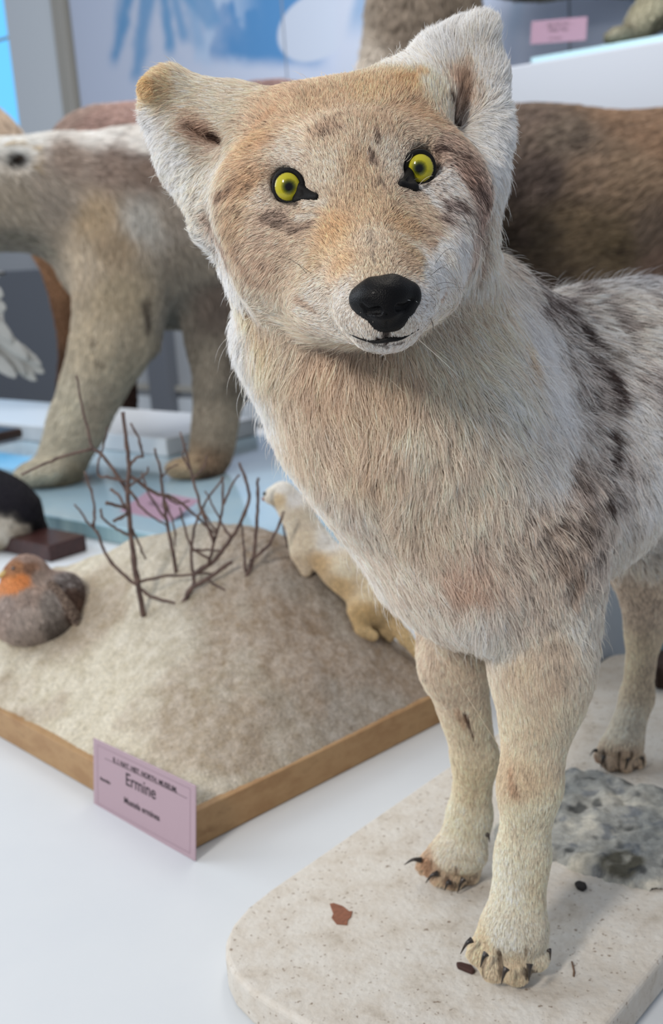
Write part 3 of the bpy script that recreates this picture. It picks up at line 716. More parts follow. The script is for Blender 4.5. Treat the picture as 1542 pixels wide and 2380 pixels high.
def on_blob(c, x, y, off=0): h = c.hit(x, y); return cw(h * (1 - off / h[2]))
bead('eye', on_blob(c2_, 616, 1148), 5.5 * df / FPX, DARKEYE, stoat)
bead('nose', on_blob(c2_, 601, 1163) , 5 * df / FPX, mat('pink_nose', (176, 120, 104), rough=.4), stoat)
e_, q_ = blob([E2(657, 1143, df - .018, 9, 11, .004, 0, .004)], .0012); mesh_obj('ear', cw(e_), q_, mat('stoat_ear', (196, 158, 106), rough=.8), stoat)
# ---- partridge settled on the left of the mound
dp = surf_d(110, 1480) + .02
pt = [E2(78, 1418, dp, 108, 84, .075, -6, .02), C2(70, 1395, dp, 70, 62, 1345, dp - .01, 44, .03), E2(62, 1333, dp - .01, 46, 42, .032, 0, .02), E2(30, 1338, dp - .015, 22, 20, .018, 0, .012),
      E2(140, 1390, dp + .02, 55, 62, .06, 25, .02), C2(150, 1420, dp + .02, 34, 186, 1405, dp + .04, 16, .02)]
V3, Q3 = blob(pt, .004, smooth=2)
c3_ = Coat(V3, Q3, [(60, 1300, (146, 124, 112), 7, 1, .1, .05), (40, 1318, (150, 108, 76), 4, 1, .3, 0), (45, 1350, (196, 128, 72), 5, .6, .8, 0), (30, 1360, (198, 132, 78), 5, .5, 1, 0), (65, 1318, (128, 96, 76), 5, 1, .3, .2), (90, 1340, (144, 128, 118), 8, .7, .8, .05), (105, 1310, (140, 122, 112), 8, 1, .6, .1),
     (60, 1385, (156, 140, 130), 8, .2, 1, .03), (60, 1430, (166, 154, 146), 10, .2, 1, .03), (20, 1400, (156, 142, 134), 10, .1, 1, .03), (120, 1400, (136, 128, 122), 10, .6, 1, .15), (150, 1350, (128, 122, 120), 10, 1, .5, .5), (165, 1380, (100, 80, 70), 10, .8, 1, .6), (175, 1410, (108, 86, 74), 10, .6, 1, .5), (70, 1480, (148, 136, 128), 10, .1, 1, .1), (130, 1460, (112, 104, 98), 10, .5, 1, .3)], [(55, 1350, 44, 1362, 15, (196, 130, 78), .9, 0), (110, 1350, 140, 1400, 10, (160, 150, 146), .5, .1)], sat=.95, power=6)
par = root_empty('partridge', on_mound(110, 1490)); tag(par, 'grey brown partridge with orange face resting on the left of the mound', 'bird')
skin_mesh('body', c3_, par, .8)
grow(c3_, int(26000 * FUR_N), .0008, HAIR, par, name='plumage', lift=.22, clump=.35, back=.5, npt=4, lenvar=.4, rootmul=1.0, tipmul=1.7)
bead('eye', on_blob(c3_, 32, 1322, -.002), 5 * dp / FPX, DARKEYE, par)
v, f = tube([P(16, 1332, dp - .03), P(4, 1336, dp - .034), P(-8, 1344, dp - .034)], np.array([9, 7, 1.5]) * dp / FPX, 8); mesh_obj('beak', v, f, mat('beak_horn', (198, 170, 110), rough=.4), par)
for k in range(7):       # wing feathers lying on the back
    x, y = 130 + 8 * k, 1372 + 11 * k; h = c3_.hit(x, y)
    a, q = blob([ell(h - np.array([0, 0, .002]), (.011, .024, .0035), -38 + 4 * k, .003)], .0022, smooth=1)
    mesh_obj('wing_feather', cw(a), q, mat('wing_feather', (96, 74, 60) if k % 2 else (132, 120, 110), rough=.85, noise=(220, [(.4, (64, 50, 44)), (.62, (140, 122, 108))])), par)

# ================================================================== pale blue glass-topped platform with the bear
BZ = .05
M_BLUE = mat('pale_blue_glass', (150, 178, 194), rough=.10, spec=.6, coat=.5, noise=(.9, [(.35, (158, 190, 208)), (.65, (182, 204, 212))])); M_BEDGE = mat('glass_edge', (142, 170, 174), rough=.15, noise=(5, [(.4, (120, 152, 160)), (.6, (160, 182, 182))], (1, 1, .1)))
eA = G(102, 1195, BZ); fb = eA - U2 * 1.3
plat = prism('blue_platform', quad_poly(fb, U1, U2, 1.30, 3.6), .004, BZ, M_BLUE, bevel=.003)
tag(plat, 'low platform with a pale blue glass top under the bear', 'platform')
prism('edge_band', quad_poly(fb - U1 * .004, U1, U2, .004, 3.6), 0.001, BZ - .004, M_BEDGE, parent=plat, bevel=.0008)
bx_r = G(390, 1062, BZ)
wb = prism('white_box', quad_poly(bx_r - U2 * 1.9, U1, U2, .50, 1.9), BZ + .001, BZ + .07, M_WHITE, bevel=.004); tag(wb, 'flat white box behind the bear foreleg', 'box')
card('bear_label', [(318, 1142), (432, 1166), (424, 1214), (300, 1190)], [float(wc(G(x, y, BZ + z))[2]) for x, y, z in ((318, 1142, .035), (432, 1166, .035), (424, 1214, .002), (300, 1190, .002))],
     'mauve card on the blue platform seen through the twigs', [('Polar bear', 0, .1, .2, 0)], border=False)
db = float(wc(G(110, 1128, BZ))[2]); dl2 = float(wc(G(450, 1108, BZ))[2])
bp = [C2(330, 540, db + .12, 215, 900, 560, db + .35, 235, .08), C2(330, 480, db + .10, 170, 150, 455, db, 128, .08), C2(150, 455, db, 128, -60, 450, db - .1, 122, .06), C2(-60, 460, db - .1, 110, -230, 520, db - .15, 60, .04),
      C2(300, 620, db - .02, 135, 262, 790, db - .05, 88, .05), C2(262, 790, db - .05, 88, 180, 985, db, 64, .04), C2(180, 985, db, 64, 140, 1080, db, 56, .03), E2(112, 1098, db, 76, 34, .13, -8, .03),
      C2(520, 740, dl2 + .1, 100, 512, 900, dl2 + .03, 56, .05), C2(512, 900, dl2 + .03, 56, 492, 1050, dl2 + .02, 50, .03), E2(452, 1090, dl2, 66, 28, .11, 0, .03),
      C2(1000, 700, db + .5, 130, 980, 1000, db + .55, 60, .05), C2(980, 1000, db + .55, 60, 960, 1050, db + .5, 60, .03), C2(860, 720, db + .2, 110, 850, 1000, db + .2, 60, .05),
      E2(42, 370, db - .17, 44, 38, .05, 15, .02), E2(34, 372, db - .235, 32, 25, .05, 15, .015, True), C2(340, 700, db - .08, 40, 350, 800, db - .02, 20, .03)]
V4, Q4 = blob(bp, .013, cut=BZ + .002, smooth=2)
c4_ = Coat(V4, Q4, [(40, 330, (226, 222, 214), 40, 1, 0, 0), (200, 320, (220, 214, 206), 45, 1, .1, 0), (330, 330, (222, 216, 208), 45, 1, .1, 0), (150, 370, (168, 148, 132), 40, 1, .1, .1), (250, 390, (158, 136, 120), 40, 1, .3, .15), (330, 400, (150, 128, 112), 40, 1, .3, .15),  # whitish anchors along the back put its rim light into the coat
     (120, 450, (176, 162, 146), 45, .7, .7, .03), (30, 470, (186, 172, 152), 45, .6, .8, .03), (20, 560, (150, 142, 128), 45, .8, .4, .05), (220, 500, (196, 172, 138), 45, .4, 1, 0), (260, 560, (186, 164, 134), 45, .1, 1, 0), (330, 500, (200, 194, 184), 50, .2, 1, 0), (400, 480, (176, 162, 146), 50, .3, 1, .05), (440, 600, (164, 150, 132), 50, .3, 1, .03),
     (200, 600, (204, 186, 160), 40, .3, 1, 0), (270, 680, (192, 174, 144), 38, .1, 1, 0), (230, 800, (204, 188, 160), 30, -.2, 1, 0), (300, 800, (182, 168, 144), 30, -.1, 1, .03), (180, 950, (206, 196, 172), 26, -.4, 1, 0), (220, 950, (176, 162, 140), 26, -.3, 1, .03), (110, 1090, (206, 196, 172), 22, -.7, .6, 0), (160, 1120, (140, 128, 104), 20, -.4, .8, .05),
     (400, 720, (150, 140, 126), 45, .2, 1, .03), (500, 700, (118, 104, 92), 45, .2, 1, .1), (490, 850, (152, 140, 122), 30, 0, 1, .02), (540, 850, (116, 106, 92), 30, 0, 1, .1), (500, 980, (160, 146, 126), 24, 0, 1, .02), (430, 1085, (182, 158, 124), 18, -.8, .4, 0), (490, 1090, (132, 108, 84), 18, -.2, 1, .1)],
     [(336, 690, 345, 760, 12, (84, 72, 60), .8, .3), (12, 370, 42, 374, 18, (24, 20, 18), .98, .2), (40, 365, 60, 385, 10, (60, 48, 40), .8, .3), (5, 338, 80, 345, 7, (196, 172, 130), .8, 0), (80, 350, 80, 395, 6, (190, 166, 126), .7, 0), (225, 838, 240, 842, 7, (110, 92, 72), .7, .2), (218, 788, 226, 792, 6, (120, 100, 80), .7, .2), (470, 1048, 476, 1056, 6, (104, 84, 66), .7, .2), (480, 1100, 500, 1098, 10, (66, 46, 34), .8, .3), (230, 360, 380, 380, 20, (140, 118, 104), .5, .2), (0, 540, 110, 580, 14, (134, 130, 112), .5, .1)], sat=.85)  # first stroke paints the shade of the shoulder crease
bear = root_empty('polar_bear', G(200, 1120, BZ)); tag(bear, 'large shaggy off-white bear standing on the blue platform at the left', 'bear')
skin_mesh('body', c4_, bear, .85)
grow(c4_, int(110000 * FUR_N), .0011, HAIR, bear, lift=.3, clump=.45, back=.3, tipdark=(96, 78, 64), rootmul=.9, tipmul=1.2)
# ---- large brown animal behind
bw = [C2(260, 420, 5.25, 165, 640, 418, 5.2, 196, .15), C2(640, 418, 5.2, 196, 1250, 492, 5.0, 212, .15), C2(1250, 492, 5.0, 212, 1600, 492, 4.95, 222, .15), C2(150, 480, 5.5, 130, 156, 640, 5.8, 50, .08), C2(156, 640, 5.8, 50, 166, 800, 5.85, 28, .04), C2(166, 800, 5.85, 28, 150, 960, 5.85, 24, .03),
      C2(285, 600, 5.5, 100, 282, 860, 5.85, 34, .05), C2(282, 860, 5.85, 34, 292, 1000, 5.85, 30, .03), C2(1300, 600, 5.0, 120, 1290, 1000, 5.0, 40, .05), C2(1500, 640, 5.1, 120, 1480, 1000, 5.1, 40, .05), C2(1600, 480, 4.95, 200, 1850, 360, 4.85, 130, .1), C2(1850, 360, 4.85, 120, 2000, 520, 4.75, 80, .1)]
V5, Q5 = blob(bw, .024, cut=.002, smooth=2)
c5_ = Coat(V5, Q5, [(140, 290, (148, 124, 110), 40, .8, .2, .05), (250, 290, (142, 112, 100), 40, 1, .1, .1), (320, 260, (150, 118, 106), 40, 1, .1, .1), (600, 210, (120, 92, 86), 45, 1, 0, .15), (800, 210, (112, 88, 80), 45, 1, 0, .15), (1200, 290, (98, 80, 66), 60, .8, -.4, .3), (1300, 330, (104, 88, 72), 60, .9, -.4, .3), (1450, 280, (120, 92, 66), 60, .9, -.3, .15), (1530, 330, (128, 98, 70), 60, .9, -.3, .1),
     (1250, 420, (86, 70, 60), 65, .9, -.5, .4), (1350, 420, (128, 104, 80), 65, .9, -.4, .15), (1450, 420, (126, 102, 76), 65, .9, -.4, .1), (1230, 560, (84, 70, 54), 60, .8, -.5, .4), (1330, 540, (122, 100, 70), 60, .8, -.4, .2), (1420, 580, (112, 92, 62), 60, .9, -.2, .2), (1500, 560, (116, 96, 78), 60, .5, -.9, .15), (1530, 620, (124, 98, 80), 60, .4, -.9, .1), (1200, 650, (76, 60, 46), 50, .9, 0, .4),
     (150, 640, (168, 120, 76), 24, 0, 1, .05), (160, 780, (150, 104, 64), 22, 0, 1, .1), (180, 800, (70, 50, 40), 22, 0, 1, .3), (285, 930, (66, 44, 36), 26, 0, 1, .3)],
     [(1425, 578, 1440, 585, 8, (40, 30, 24), .9, .3), (1180, 420, 1200, 560, 30, (66, 54, 50), .6, .5), (1290, 350, 1330, 340, 12, (80, 66, 54), .6, .4), (1240, 470, 1280, 440, 16, (76, 62, 54), .6, .5), (1380, 600, 1440, 590, 12, (70, 54, 38), .6, .4), (1270, 560, 1300, 540, 14, (80, 66, 50), .5, .4), (1390, 440, 1420, 460, 12, (150, 122, 90), .5, 0)], sat=.78)
brown = root_empty('brown_beast', G(285, 1002, 0)); tag(brown, 'very large dark brown shaggy animal standing behind the bear and the wolf', 'animal')
skin_mesh('body', c5_, brown, .8)
grow(c5_, int(90000 * FUR_N), .0016, HAIR, brown, lift=.3, clump=.5, back=.3, tipdark=(58, 46, 38), rootmul=1.1, tipmul=1.7)
rp = prism('rear_plinth', quad_poly(_o + U1 * 4.16 + U2 * 1.2, U1, U2, 1.5, 2.6), FZ, 0, M_WHITE, bevel=.004); tag(rp, 'tall white plinth under the hindquarters of the brown animal', 'plinth')
# ---- tan flank of another animal at the far left
V6, Q6 = blob([E2(-78, 400, 5.6, 155, 170, .3, -8, .02), C2(-190, 500, 5.6, 60, -190, 960, 5.6, 34, .03)], .03, cut=.002)
c6_ = Coat(V6, Q6, [(10, 300, (170, 148, 124), 40, .6, 1, .05), (-50, 300, (176, 156, 132), 40, .6, 1, .05)])
o6 = root_empty('tan_animal', G(-100, 960, 0)); tag(o6, 'tan furry animal far behind the white bear, only its rounded back in view', 'animal'); skin_mesh('body', c6_, o6, .9); grow(c6_, int(8000 * FUR_N), .0018, HAIR, o6, lift=.3, clump=.4)
# ---- auk on its dark wooden base
dk = float(wc(G(60, 1290, 0))[2])
V7, Q7 = blob([E2(-8, 1190, dk + .08, 102, 92, .11, 12, .02), C2(-40, 1150, dk + .08, 70, -90, 1080, dk + .06, 44, .03), C2(-90, 1080, dk + .06, 40, -130, 1085, dk + .05, 18, .02), C2(60, 1200, dk + .09, 50, 96, 1226, dk + .1, 16, .02)], .006)
c7_ = Coat(V7, Q7, [(20, 1110, (34, 32, 36), 6, 1, .5, 0), (60, 1140, (34, 32, 36), 6, 1, 1, 0), (70, 1190, (28, 26, 30), 6, .7, 1, 0), (90, 1215, (34, 32, 34), 6, .6, 1, 0), (10, 1160, (38, 36, 42), 6, .8, 1, 0), (10, 1240, (206, 198, 184), 6, .5, .9, 0), (50, 1242, (190, 180, 164), 6, .5, .9, 0), (5, 1255, (176, 166, 148), 6, .3, 1, 0)],
            [(0, 1238, 20, 1250, 26, (206, 200, 188), .95, 0), (30, 1236, 75, 1244, 15, (186, 176, 160), .95, 0), (0, 1120, 60, 1190, 40, (34, 32, 38), .9, 0)], sat=1, power=6)
auk = root_empty('auk', G(0, 1290, .03)); tag(auk, 'plump black-backed white-bellied seabird on a dark wooden base', 'bird'); skin_mesh('body', c7_, auk, 1); grow(c7_, int(14000 * FUR_N), .0009, HAIR, auk, name='plumage', lift=.2, clump=.3, rootmul=.8, tipmul=1.05)
for x in (-20, 30): 
    v, f = tube([P(x, 1262, dk + .05), P(x + 2, 1285, dk + .05)], [.008, .007], 8); mesh_obj('leg', v, f, mat('bird_leg', (60, 44, 36)), auk)
g0 = G(118, 1308, 0)
ab = prism('wooden_base', quad_poly(g0 - U2 * .55, U1, U2, .13, .55), .001, .05, mat('dark_mahogany', (58, 32, 30), rough=.35, noise=(30, [(.3, (40, 22, 22)), (.7, (72, 42, 38))], (1, 6, 1))), bevel=.004); tag(ab, 'dark mahogany block under the black and white seabird', 'base')
# ---- white bird whose tail hangs into the picture at the left, on the white box
dw = float(wc(G(10, 1035, BZ + .07))[2])
V8, Q8 = blob([E2(-95, 760, dw, 95, 120, .16, 20, .03), C2(-110, 660, dw, 60, -60, 600, dw, 44, .04), C2(-60, 600, dw, 30, -10, 635, dw - .02, 10, .02)], .012)
c8_ = Coat(V8, Q8, [(-60, 760, (214, 212, 206), 18, .6, 1, 0), (-20, 780, (210, 208, 202), 18, .6, 1, 0)])
wbird = root_empty('white_bird', P(-40, 960, dw)); tag(wbird, 'white bird at the left edge with tail feathers spread into the picture', 'bird'); skin_mesh('body', c8_, wbird, 1); grow(c8_, int(6000 * FUR_N), .0016, HAIR, wbird, name='plumage', lift=.2, clump=.3)
M_WF = mat('white_feather', (172, 171, 166), rough=.8, bump=(60, .3, .003))
for k, (x0, y0, x1, y1, w) in enumerate(((-40, 770, 108, 872, 20), (-40, 780, 84, 886, 18), (-45, 760, 60, 872, 20), (-50, 750, 96, 850, 18), (-60, 790, 40, 880, 20), (-50, 730, 66, 836, 18), (-60, 700, 34, 800, 20), (-60, 690, 14, 720, 22), (-50, 660, 6, 690, 20))):
    a, b = K(x0, y0, dw - .01 * k), K(x1, y1, dw - .01 * k - .03); c = (a + b) / 2; L = np.linalg.norm(b - a) / 2
    v, q = blob([ell(c, (L, w * dw / FPX, .006), math.degrees(math.atan2(b[1] - a[1], b[0] - a[0])), .004)], .0065, smooth=1); mesh_obj('tail_feather', cw(v), q, M_WF, wbird)
bead('beak_tip', P(2, 636, dw - .03), .012, DARKEYE, wbird, (1.6, 1, .8))
for x in (-70, -40):
    v, f = tube([P(x, 860, dw), P(x, 1030, dw)], [.016, .012], 8); mesh_obj('leg', v, f, mat('bird_shank', (120, 104, 80)), wbird)
g1 = G(28, 1040, BZ + .071); wbse = prism('turned_base', quad_poly(g1 - U2 * .55, U1, U2, .16, .4), BZ + .0715, BZ + .112, mat('dark_walnut', (62, 42, 34), rough=.4), bevel=.012, seg=3); tag(wbse, 'small dark walnut base on the white box at the left edge', 'base')
# ---- wall shelf at the upper right, its animal and label
dS = 5.95
sa, sb = P(1100, 168, dS), None
def shelf_pt(x, y, d=None):             # on the vertical plane through sa along U2
    v = K(x, y, 1) @ MC; return CC + v * ((sa - CC) @ U1) / (v @ U1)
s1 = shelf_pt(700, 200); s2 = shelf_pt(2100, 0); Ls = np.linalg.norm((s2 - s1)[:2]); zt = shelf_pt(1322, 131)[2]
shelf = prism('wall_shelf', quad_poly(s1, U1, U2, .34, Ls), zt - .42, zt, mat('shelf_paint', (172, 176, 183), rough=.6), bevel=.01); tag(shelf, 'deep white wall shelf above the brown animal', 'shelf')
prism('glass_strip', quad_poly(shelf_pt(1225, 130) + U1 * .04, U1, U2, .28, Ls * .5), zt + .001, zt + .03, mat('pale_glass', (168, 198, 206), rough=.2), parent=shelf, bevel=.004)
lc = [(1238, 50), (1367, 38), (1362, 94), (1232, 103)]
card('shelf_label', lc, [float(wc(shelf_pt(x, y))[2]) + .12 for x, y in lc], 'mauve label card above the white wall shelf', [('MUS. HIST. NAT.', 0, .55, .16, .6), ('Polar Fox', 0, .1, .26, 0), ('arctic regions', -.1, -.6, .12, 0)], border=False)
v, f = tube([P(1322, 128, dS - .2), P(1322, 80, dS - .2)], [.006, .006], 8)
rod = None
dA = float(wc(shelf_pt(1440, 95))[2]) + .25
V9, Q9 = blob([C2(900, 190, dA + .35, 62, 985, 30, dA + .35, 118, .05), C2(985, 30, dA + .35, 118, 1010, -120, dA + .3, 110, .05), C2(1010, -140, dA + .3, 80, 1250, -180, dA + .15, 150, .1), C2(1250, -180, dA + .15, 150, 1600, -170, dA, 150, .1), C2(1600, -170, dA, 130, 1560, -10, dA, 60, .05), C2(1560, -10, dA, 60, 1492, 52, dA, 34, .04), C2(1492, 50, dA, 30, 1466, 78, dA - .02, 20, .03), E2(1440, 82, dA - .04, 38, 15, .07, -10, .02),
                C2(1600, -120, dA + .2, 100, 1700, 60, dA + .2, 36, .05)], .018)
c9_ = Coat(V9, Q9, [(880, 150, (186, 174, 158), 85, -.8, 1, .05), (940, 60, (134, 118, 100), 85, -.3, 1, .15), (1040, 60, (120, 106, 88), 85, .2, 1, .2), (1000, 10, (128, 112, 94), 85, 0, 1, .2), (1520, 20, (168, 160, 132), 30, -.4, 1, .05), (1540, 50, (104, 98, 76), 30, -.4, 1, .2), (1440, 80, (150, 142, 118), 18, -.9, .4, .05), (1400, 95, (112, 104, 80), 16, -.9, .4, .1)])
fox = root_empty('shelf_animal', shelf_pt(1440, 100)); tag(fox, 'grey brown animal on the wall shelf, only its hanging tail and a paw visible', 'animal'); skin_mesh('body', c9_, fox, .85); grow(c9_, int(50000 * FUR_N), .0016, HAIR, fox, lift=.7, clump=.5, tipdark=(90, 76, 60))
# ================================================================== the wolf
PZ = 0.045                                        # top of the plaster plinth
def wolf_prims():
    p = []
    # torso, built along the plinth
    E1 = np.array([.66, .75, 0])
    Wd = lambda x, y, z: wc(np.array([x, y, z]))
    hipc = Wd(.56, 1.70, .585)
    p += [cap(K(1290, 1010, 1.38), hipc, .150, .135, .03),
          C2(1240, 1120, 1.33, 250, 1330, 990, 1.36, 265, .04),           # shoulders
          C2(1400, 900, 1.42, 210, 1500, 860, 1.50, 190, .05),            # withers
          C2(1230, 960, 1.30, 190, 1330, 1130, 1.30, 190, .04)]
    # chest and neck
    p += [C2(900, 640, 1.17, 225, 975, 940, 1.20, 280, .05),
          C2(975, 940, 1.21, 282, 1095, 1180, 1.24, 262, .05),
          C2(1000, 1040, 1.17, 230, 1130, 1280, 1.20, 200, .05),
          C2(1090, 800, 1.25, 190, 1250, 1000, 1.33, 210, .05),
          C2(772, 770, 1.13, 198, 880, 980, 1.15, 190, .05),
          C2(1120, 1250, 1.21, 190, 1190, 1370, 1.21, 110, .04)]
    # near fore leg
    p += [C2(1255, 1380, 1.25, 135, 1260, 1560, 1.20, 92, .03), C2(1260, 1560, 1.20, 92, 1232, 1830, 1.205, 62, .02),
          C2(1232, 1830, 1.205, 62, 1215, 1990, 1.225, 52, .02), C2(1215, 1990, 1.225, 54, 1200, 2130, 1.225, 66, .02),
          E2(1195, 2165, 1.222, 78, 62, .032, 0, .015)]
    for (x0, y0, x1, y1, d, r) in ((1150, 2150, 1112, 2215, 1.222, 27), (1170, 2170, 1147, 2250, 1.213, 31),
                                   (1205, 2175, 1200, 2255, 1.210, 34), (1240, 2165, 1247, 2225, 1.222, 31)):
        p.append(C2(x0, y0, d + .01, r, x1, y1, d, r, .006))
    p += [C2(1215, 1230, 1.21, 165, 1262, 1500, 1.195, 88, .04), C2(1245, 1350, 1.20, 105, 1262, 1620, 1.195, 76, .03)]
    # far fore leg
    p += [C2(1060, 1350, 1.36, 100, 1055, 1540, 1.33, 70, .03), C2(1055, 1540, 1.33, 70, 1105, 1760, 1.375, 44, .02),
          C2(1105, 1760, 1.375, 44, 1092, 1900, 1.405, 42, .02), C2(1092, 1900, 1.405, 44, 1075, 1960, 1.41, 52, .02),
          E2(1065, 1985, 1.405, 64, 42, .032, 0, .015)]
    for (x0, y0, x1, y1, d, r) in ((1020, 1975, 988, 2012, 1.41, 20), (1045, 1985, 1020, 2034, 1.40, 23),
                                   (1070, 1990, 1055, 2044, 1.40, 24), (1100, 1990, 1092, 2030, 1.41, 25)):
        p.append(C2(x0, y0, d + .01, r, x1, y1, d, r, .006))
    # hind leg seen between, and the other one outside the picture
    p += [cap(hipc, K(1500, 1290, 1.62), .12, .058, .04), C2(1500, 1290, 1.62, 80, 1498, 1470, 1.66, 36, .02),
          C2(1498, 1470, 1.66, 36, 1482, 1620, 1.68, 31, .02), C2(1482, 1620, 1.68, 31, 1458, 1700, 1.675, 40, .02),
          E2(1447, 1730, 1.668, 48, 34, .03, 0, .01)]
    for (x0, y0, x1, y1, d, r) in ((1415, 1730, 1398, 1757, 1.67, 17), (1432, 1740, 1420, 1773, 1.662, 19),
                                   (1455, 1740, 1455, 1777, 1.662, 20), (1475, 1740, 1484, 1768, 1.67, 18)):
        p.append(C2(x0, y0, d + .01, r, x1, y1, d, r, .005))
    hl = Wd(.64, 1.63, .36); hk = Wd(.66, 1.66, .22); hf = Wd(.60, 1.55, .07)
    p += [cap(hipc, hl, .12, .055, .04), cap(hl, hk, .055, .028, .02), cap(hk, hf, .026, .024, .02),
          cap(hf, hf + (wc(np.array([.565, 1.51, .062])) - wc(np.array([.6, 1.55, .07]))), .026, .022, .01)]
    # tail
    p += [cap(hipc, Wd(.70, 1.86, .52), .07, .035, .04), cap(Wd(.70, 1.86, .52), Wd(.78, 1.93, .30), .035, .045, .02),
          cap(Wd(.78, 1.93, .30), Wd(.79, 1.94, .18), .045, .02, .02)]
    return p
def head_prims():
    p = []
    p += [C2(650, 335, 1.085, 112, 950, 290, 1.085, 118, .03),           # cranium
          C2(700, 300, 1.05, 80, 900, 268, 1.05, 80, .03),
          E2(815, 430, 1.03, 215, 165, .074, -8, .04),
          C2(690, 405, 1.01, 66, 950, 362, 1.01, 66, .02),                # brow
          C2(625, 480, 1.04, 118, 660, 600, 1.04, 105, .05),              # cheeks
          C2(1020, 450, 1.04, 108, 1010, 560, 1.04, 90, .05),
          C2(566, 500, 1.09, 70, 615, 610, 1.09, 64, .04), C2(1095, 420, 1.10, 58, 1068, 600, 1.10, 66, .04),
          C2(700, 560, 1.01, 110, 780, 680, .985, 85, .05), C2(985, 540, 1.0, 90, 985, 650, .975, 66, .05),
          C2(835, 470, 1.0, 115, 880, 640, .925, 88, .04),                # bridge of the nose
          C2(790, 600, .99, 95, 850, 705, .915, 62, .03), C2(975, 590, .99, 78, 948, 690, .915, 62, .03),
          C2(885, 660, .92, 90, 893, 712, .893, 74, .02),
          C2(840, 725, .905, 50, 870, 748, .893, 34, .012), C2(950, 710, .905, 48, 928, 740, .893, 34, .012),  # flews
          C2(760, 700, .97, 74, 880, 760, .925, 40, .02), C2(985, 668, .965, 64, 915, 756, .925, 40, .02),
          E2(897, 780, .914, 72, 30, .020, -6, .008),                     # chin
          C2(800, 640, 1.02, 120, 900, 700, 1.0, 80, .03)]
    # eye sockets
    p += [E2(674, 434, .990, 45, 45, .020, 0, .012, True), E2(974, 391, .990, 45, 46, .020, 0, .012, True),
          C2(672, 434, .93, 38, 672, 434, .998, 36, .004, True), C2(976, 391, .93, 38, 976, 391, .998, 36, .004, True),
          E2(715, 452, .985, 24, 16, .010, 20, .010, True), E2(942, 412, .985, 20, 18, .010, -40, .010, True)]
    # ears
    p += [E2(468, 262, 1.10, 112, 62, .020, 28, .022), C2(480, 255, 1.095, 52, 385, 205, 1.085, 40, .015),
          C2(395, 205, 1.085, 38, 345, 205, 1.06, 22, .012), C2(370, 250, 1.09, 34, 440, 370, 1.10, 46, .02),
          C2(440, 370, 1.10, 46, 520, 470, 1.09, 70, .03), C2(560, 270, 1.09, 60, 600, 330, 1.09, 80, .03),
          E2(484, 308, 1.062, 50, 16, .030, 20, .010, True)]
    p += [E2(1078, 170, 1.10, 72, 128, .020, 10, .022), C2(1070, 85, 1.09, 36, 1120, 70, 1.075, 28, .012),
          C2(1120, 90, 1.08, 34, 1143, 190, 1.09, 26, .012), C2(1143, 180, 1.09, 26, 1128, 310, 1.10, 34, .02),
          C2(1000, 150, 1.10, 50, 950, 230, 1.09, 80, .03), C2(1120, 290, 1.10, 42, 1095, 400, 1.10, 60, .03),
          E2(1078, 245, 1.058, 19, 58, .034, 22, .010, True)]
    return p
V, Q = blob(wolf_prims() + head_prims(), 0.0045, cut=PZ + .002, smooth=2)
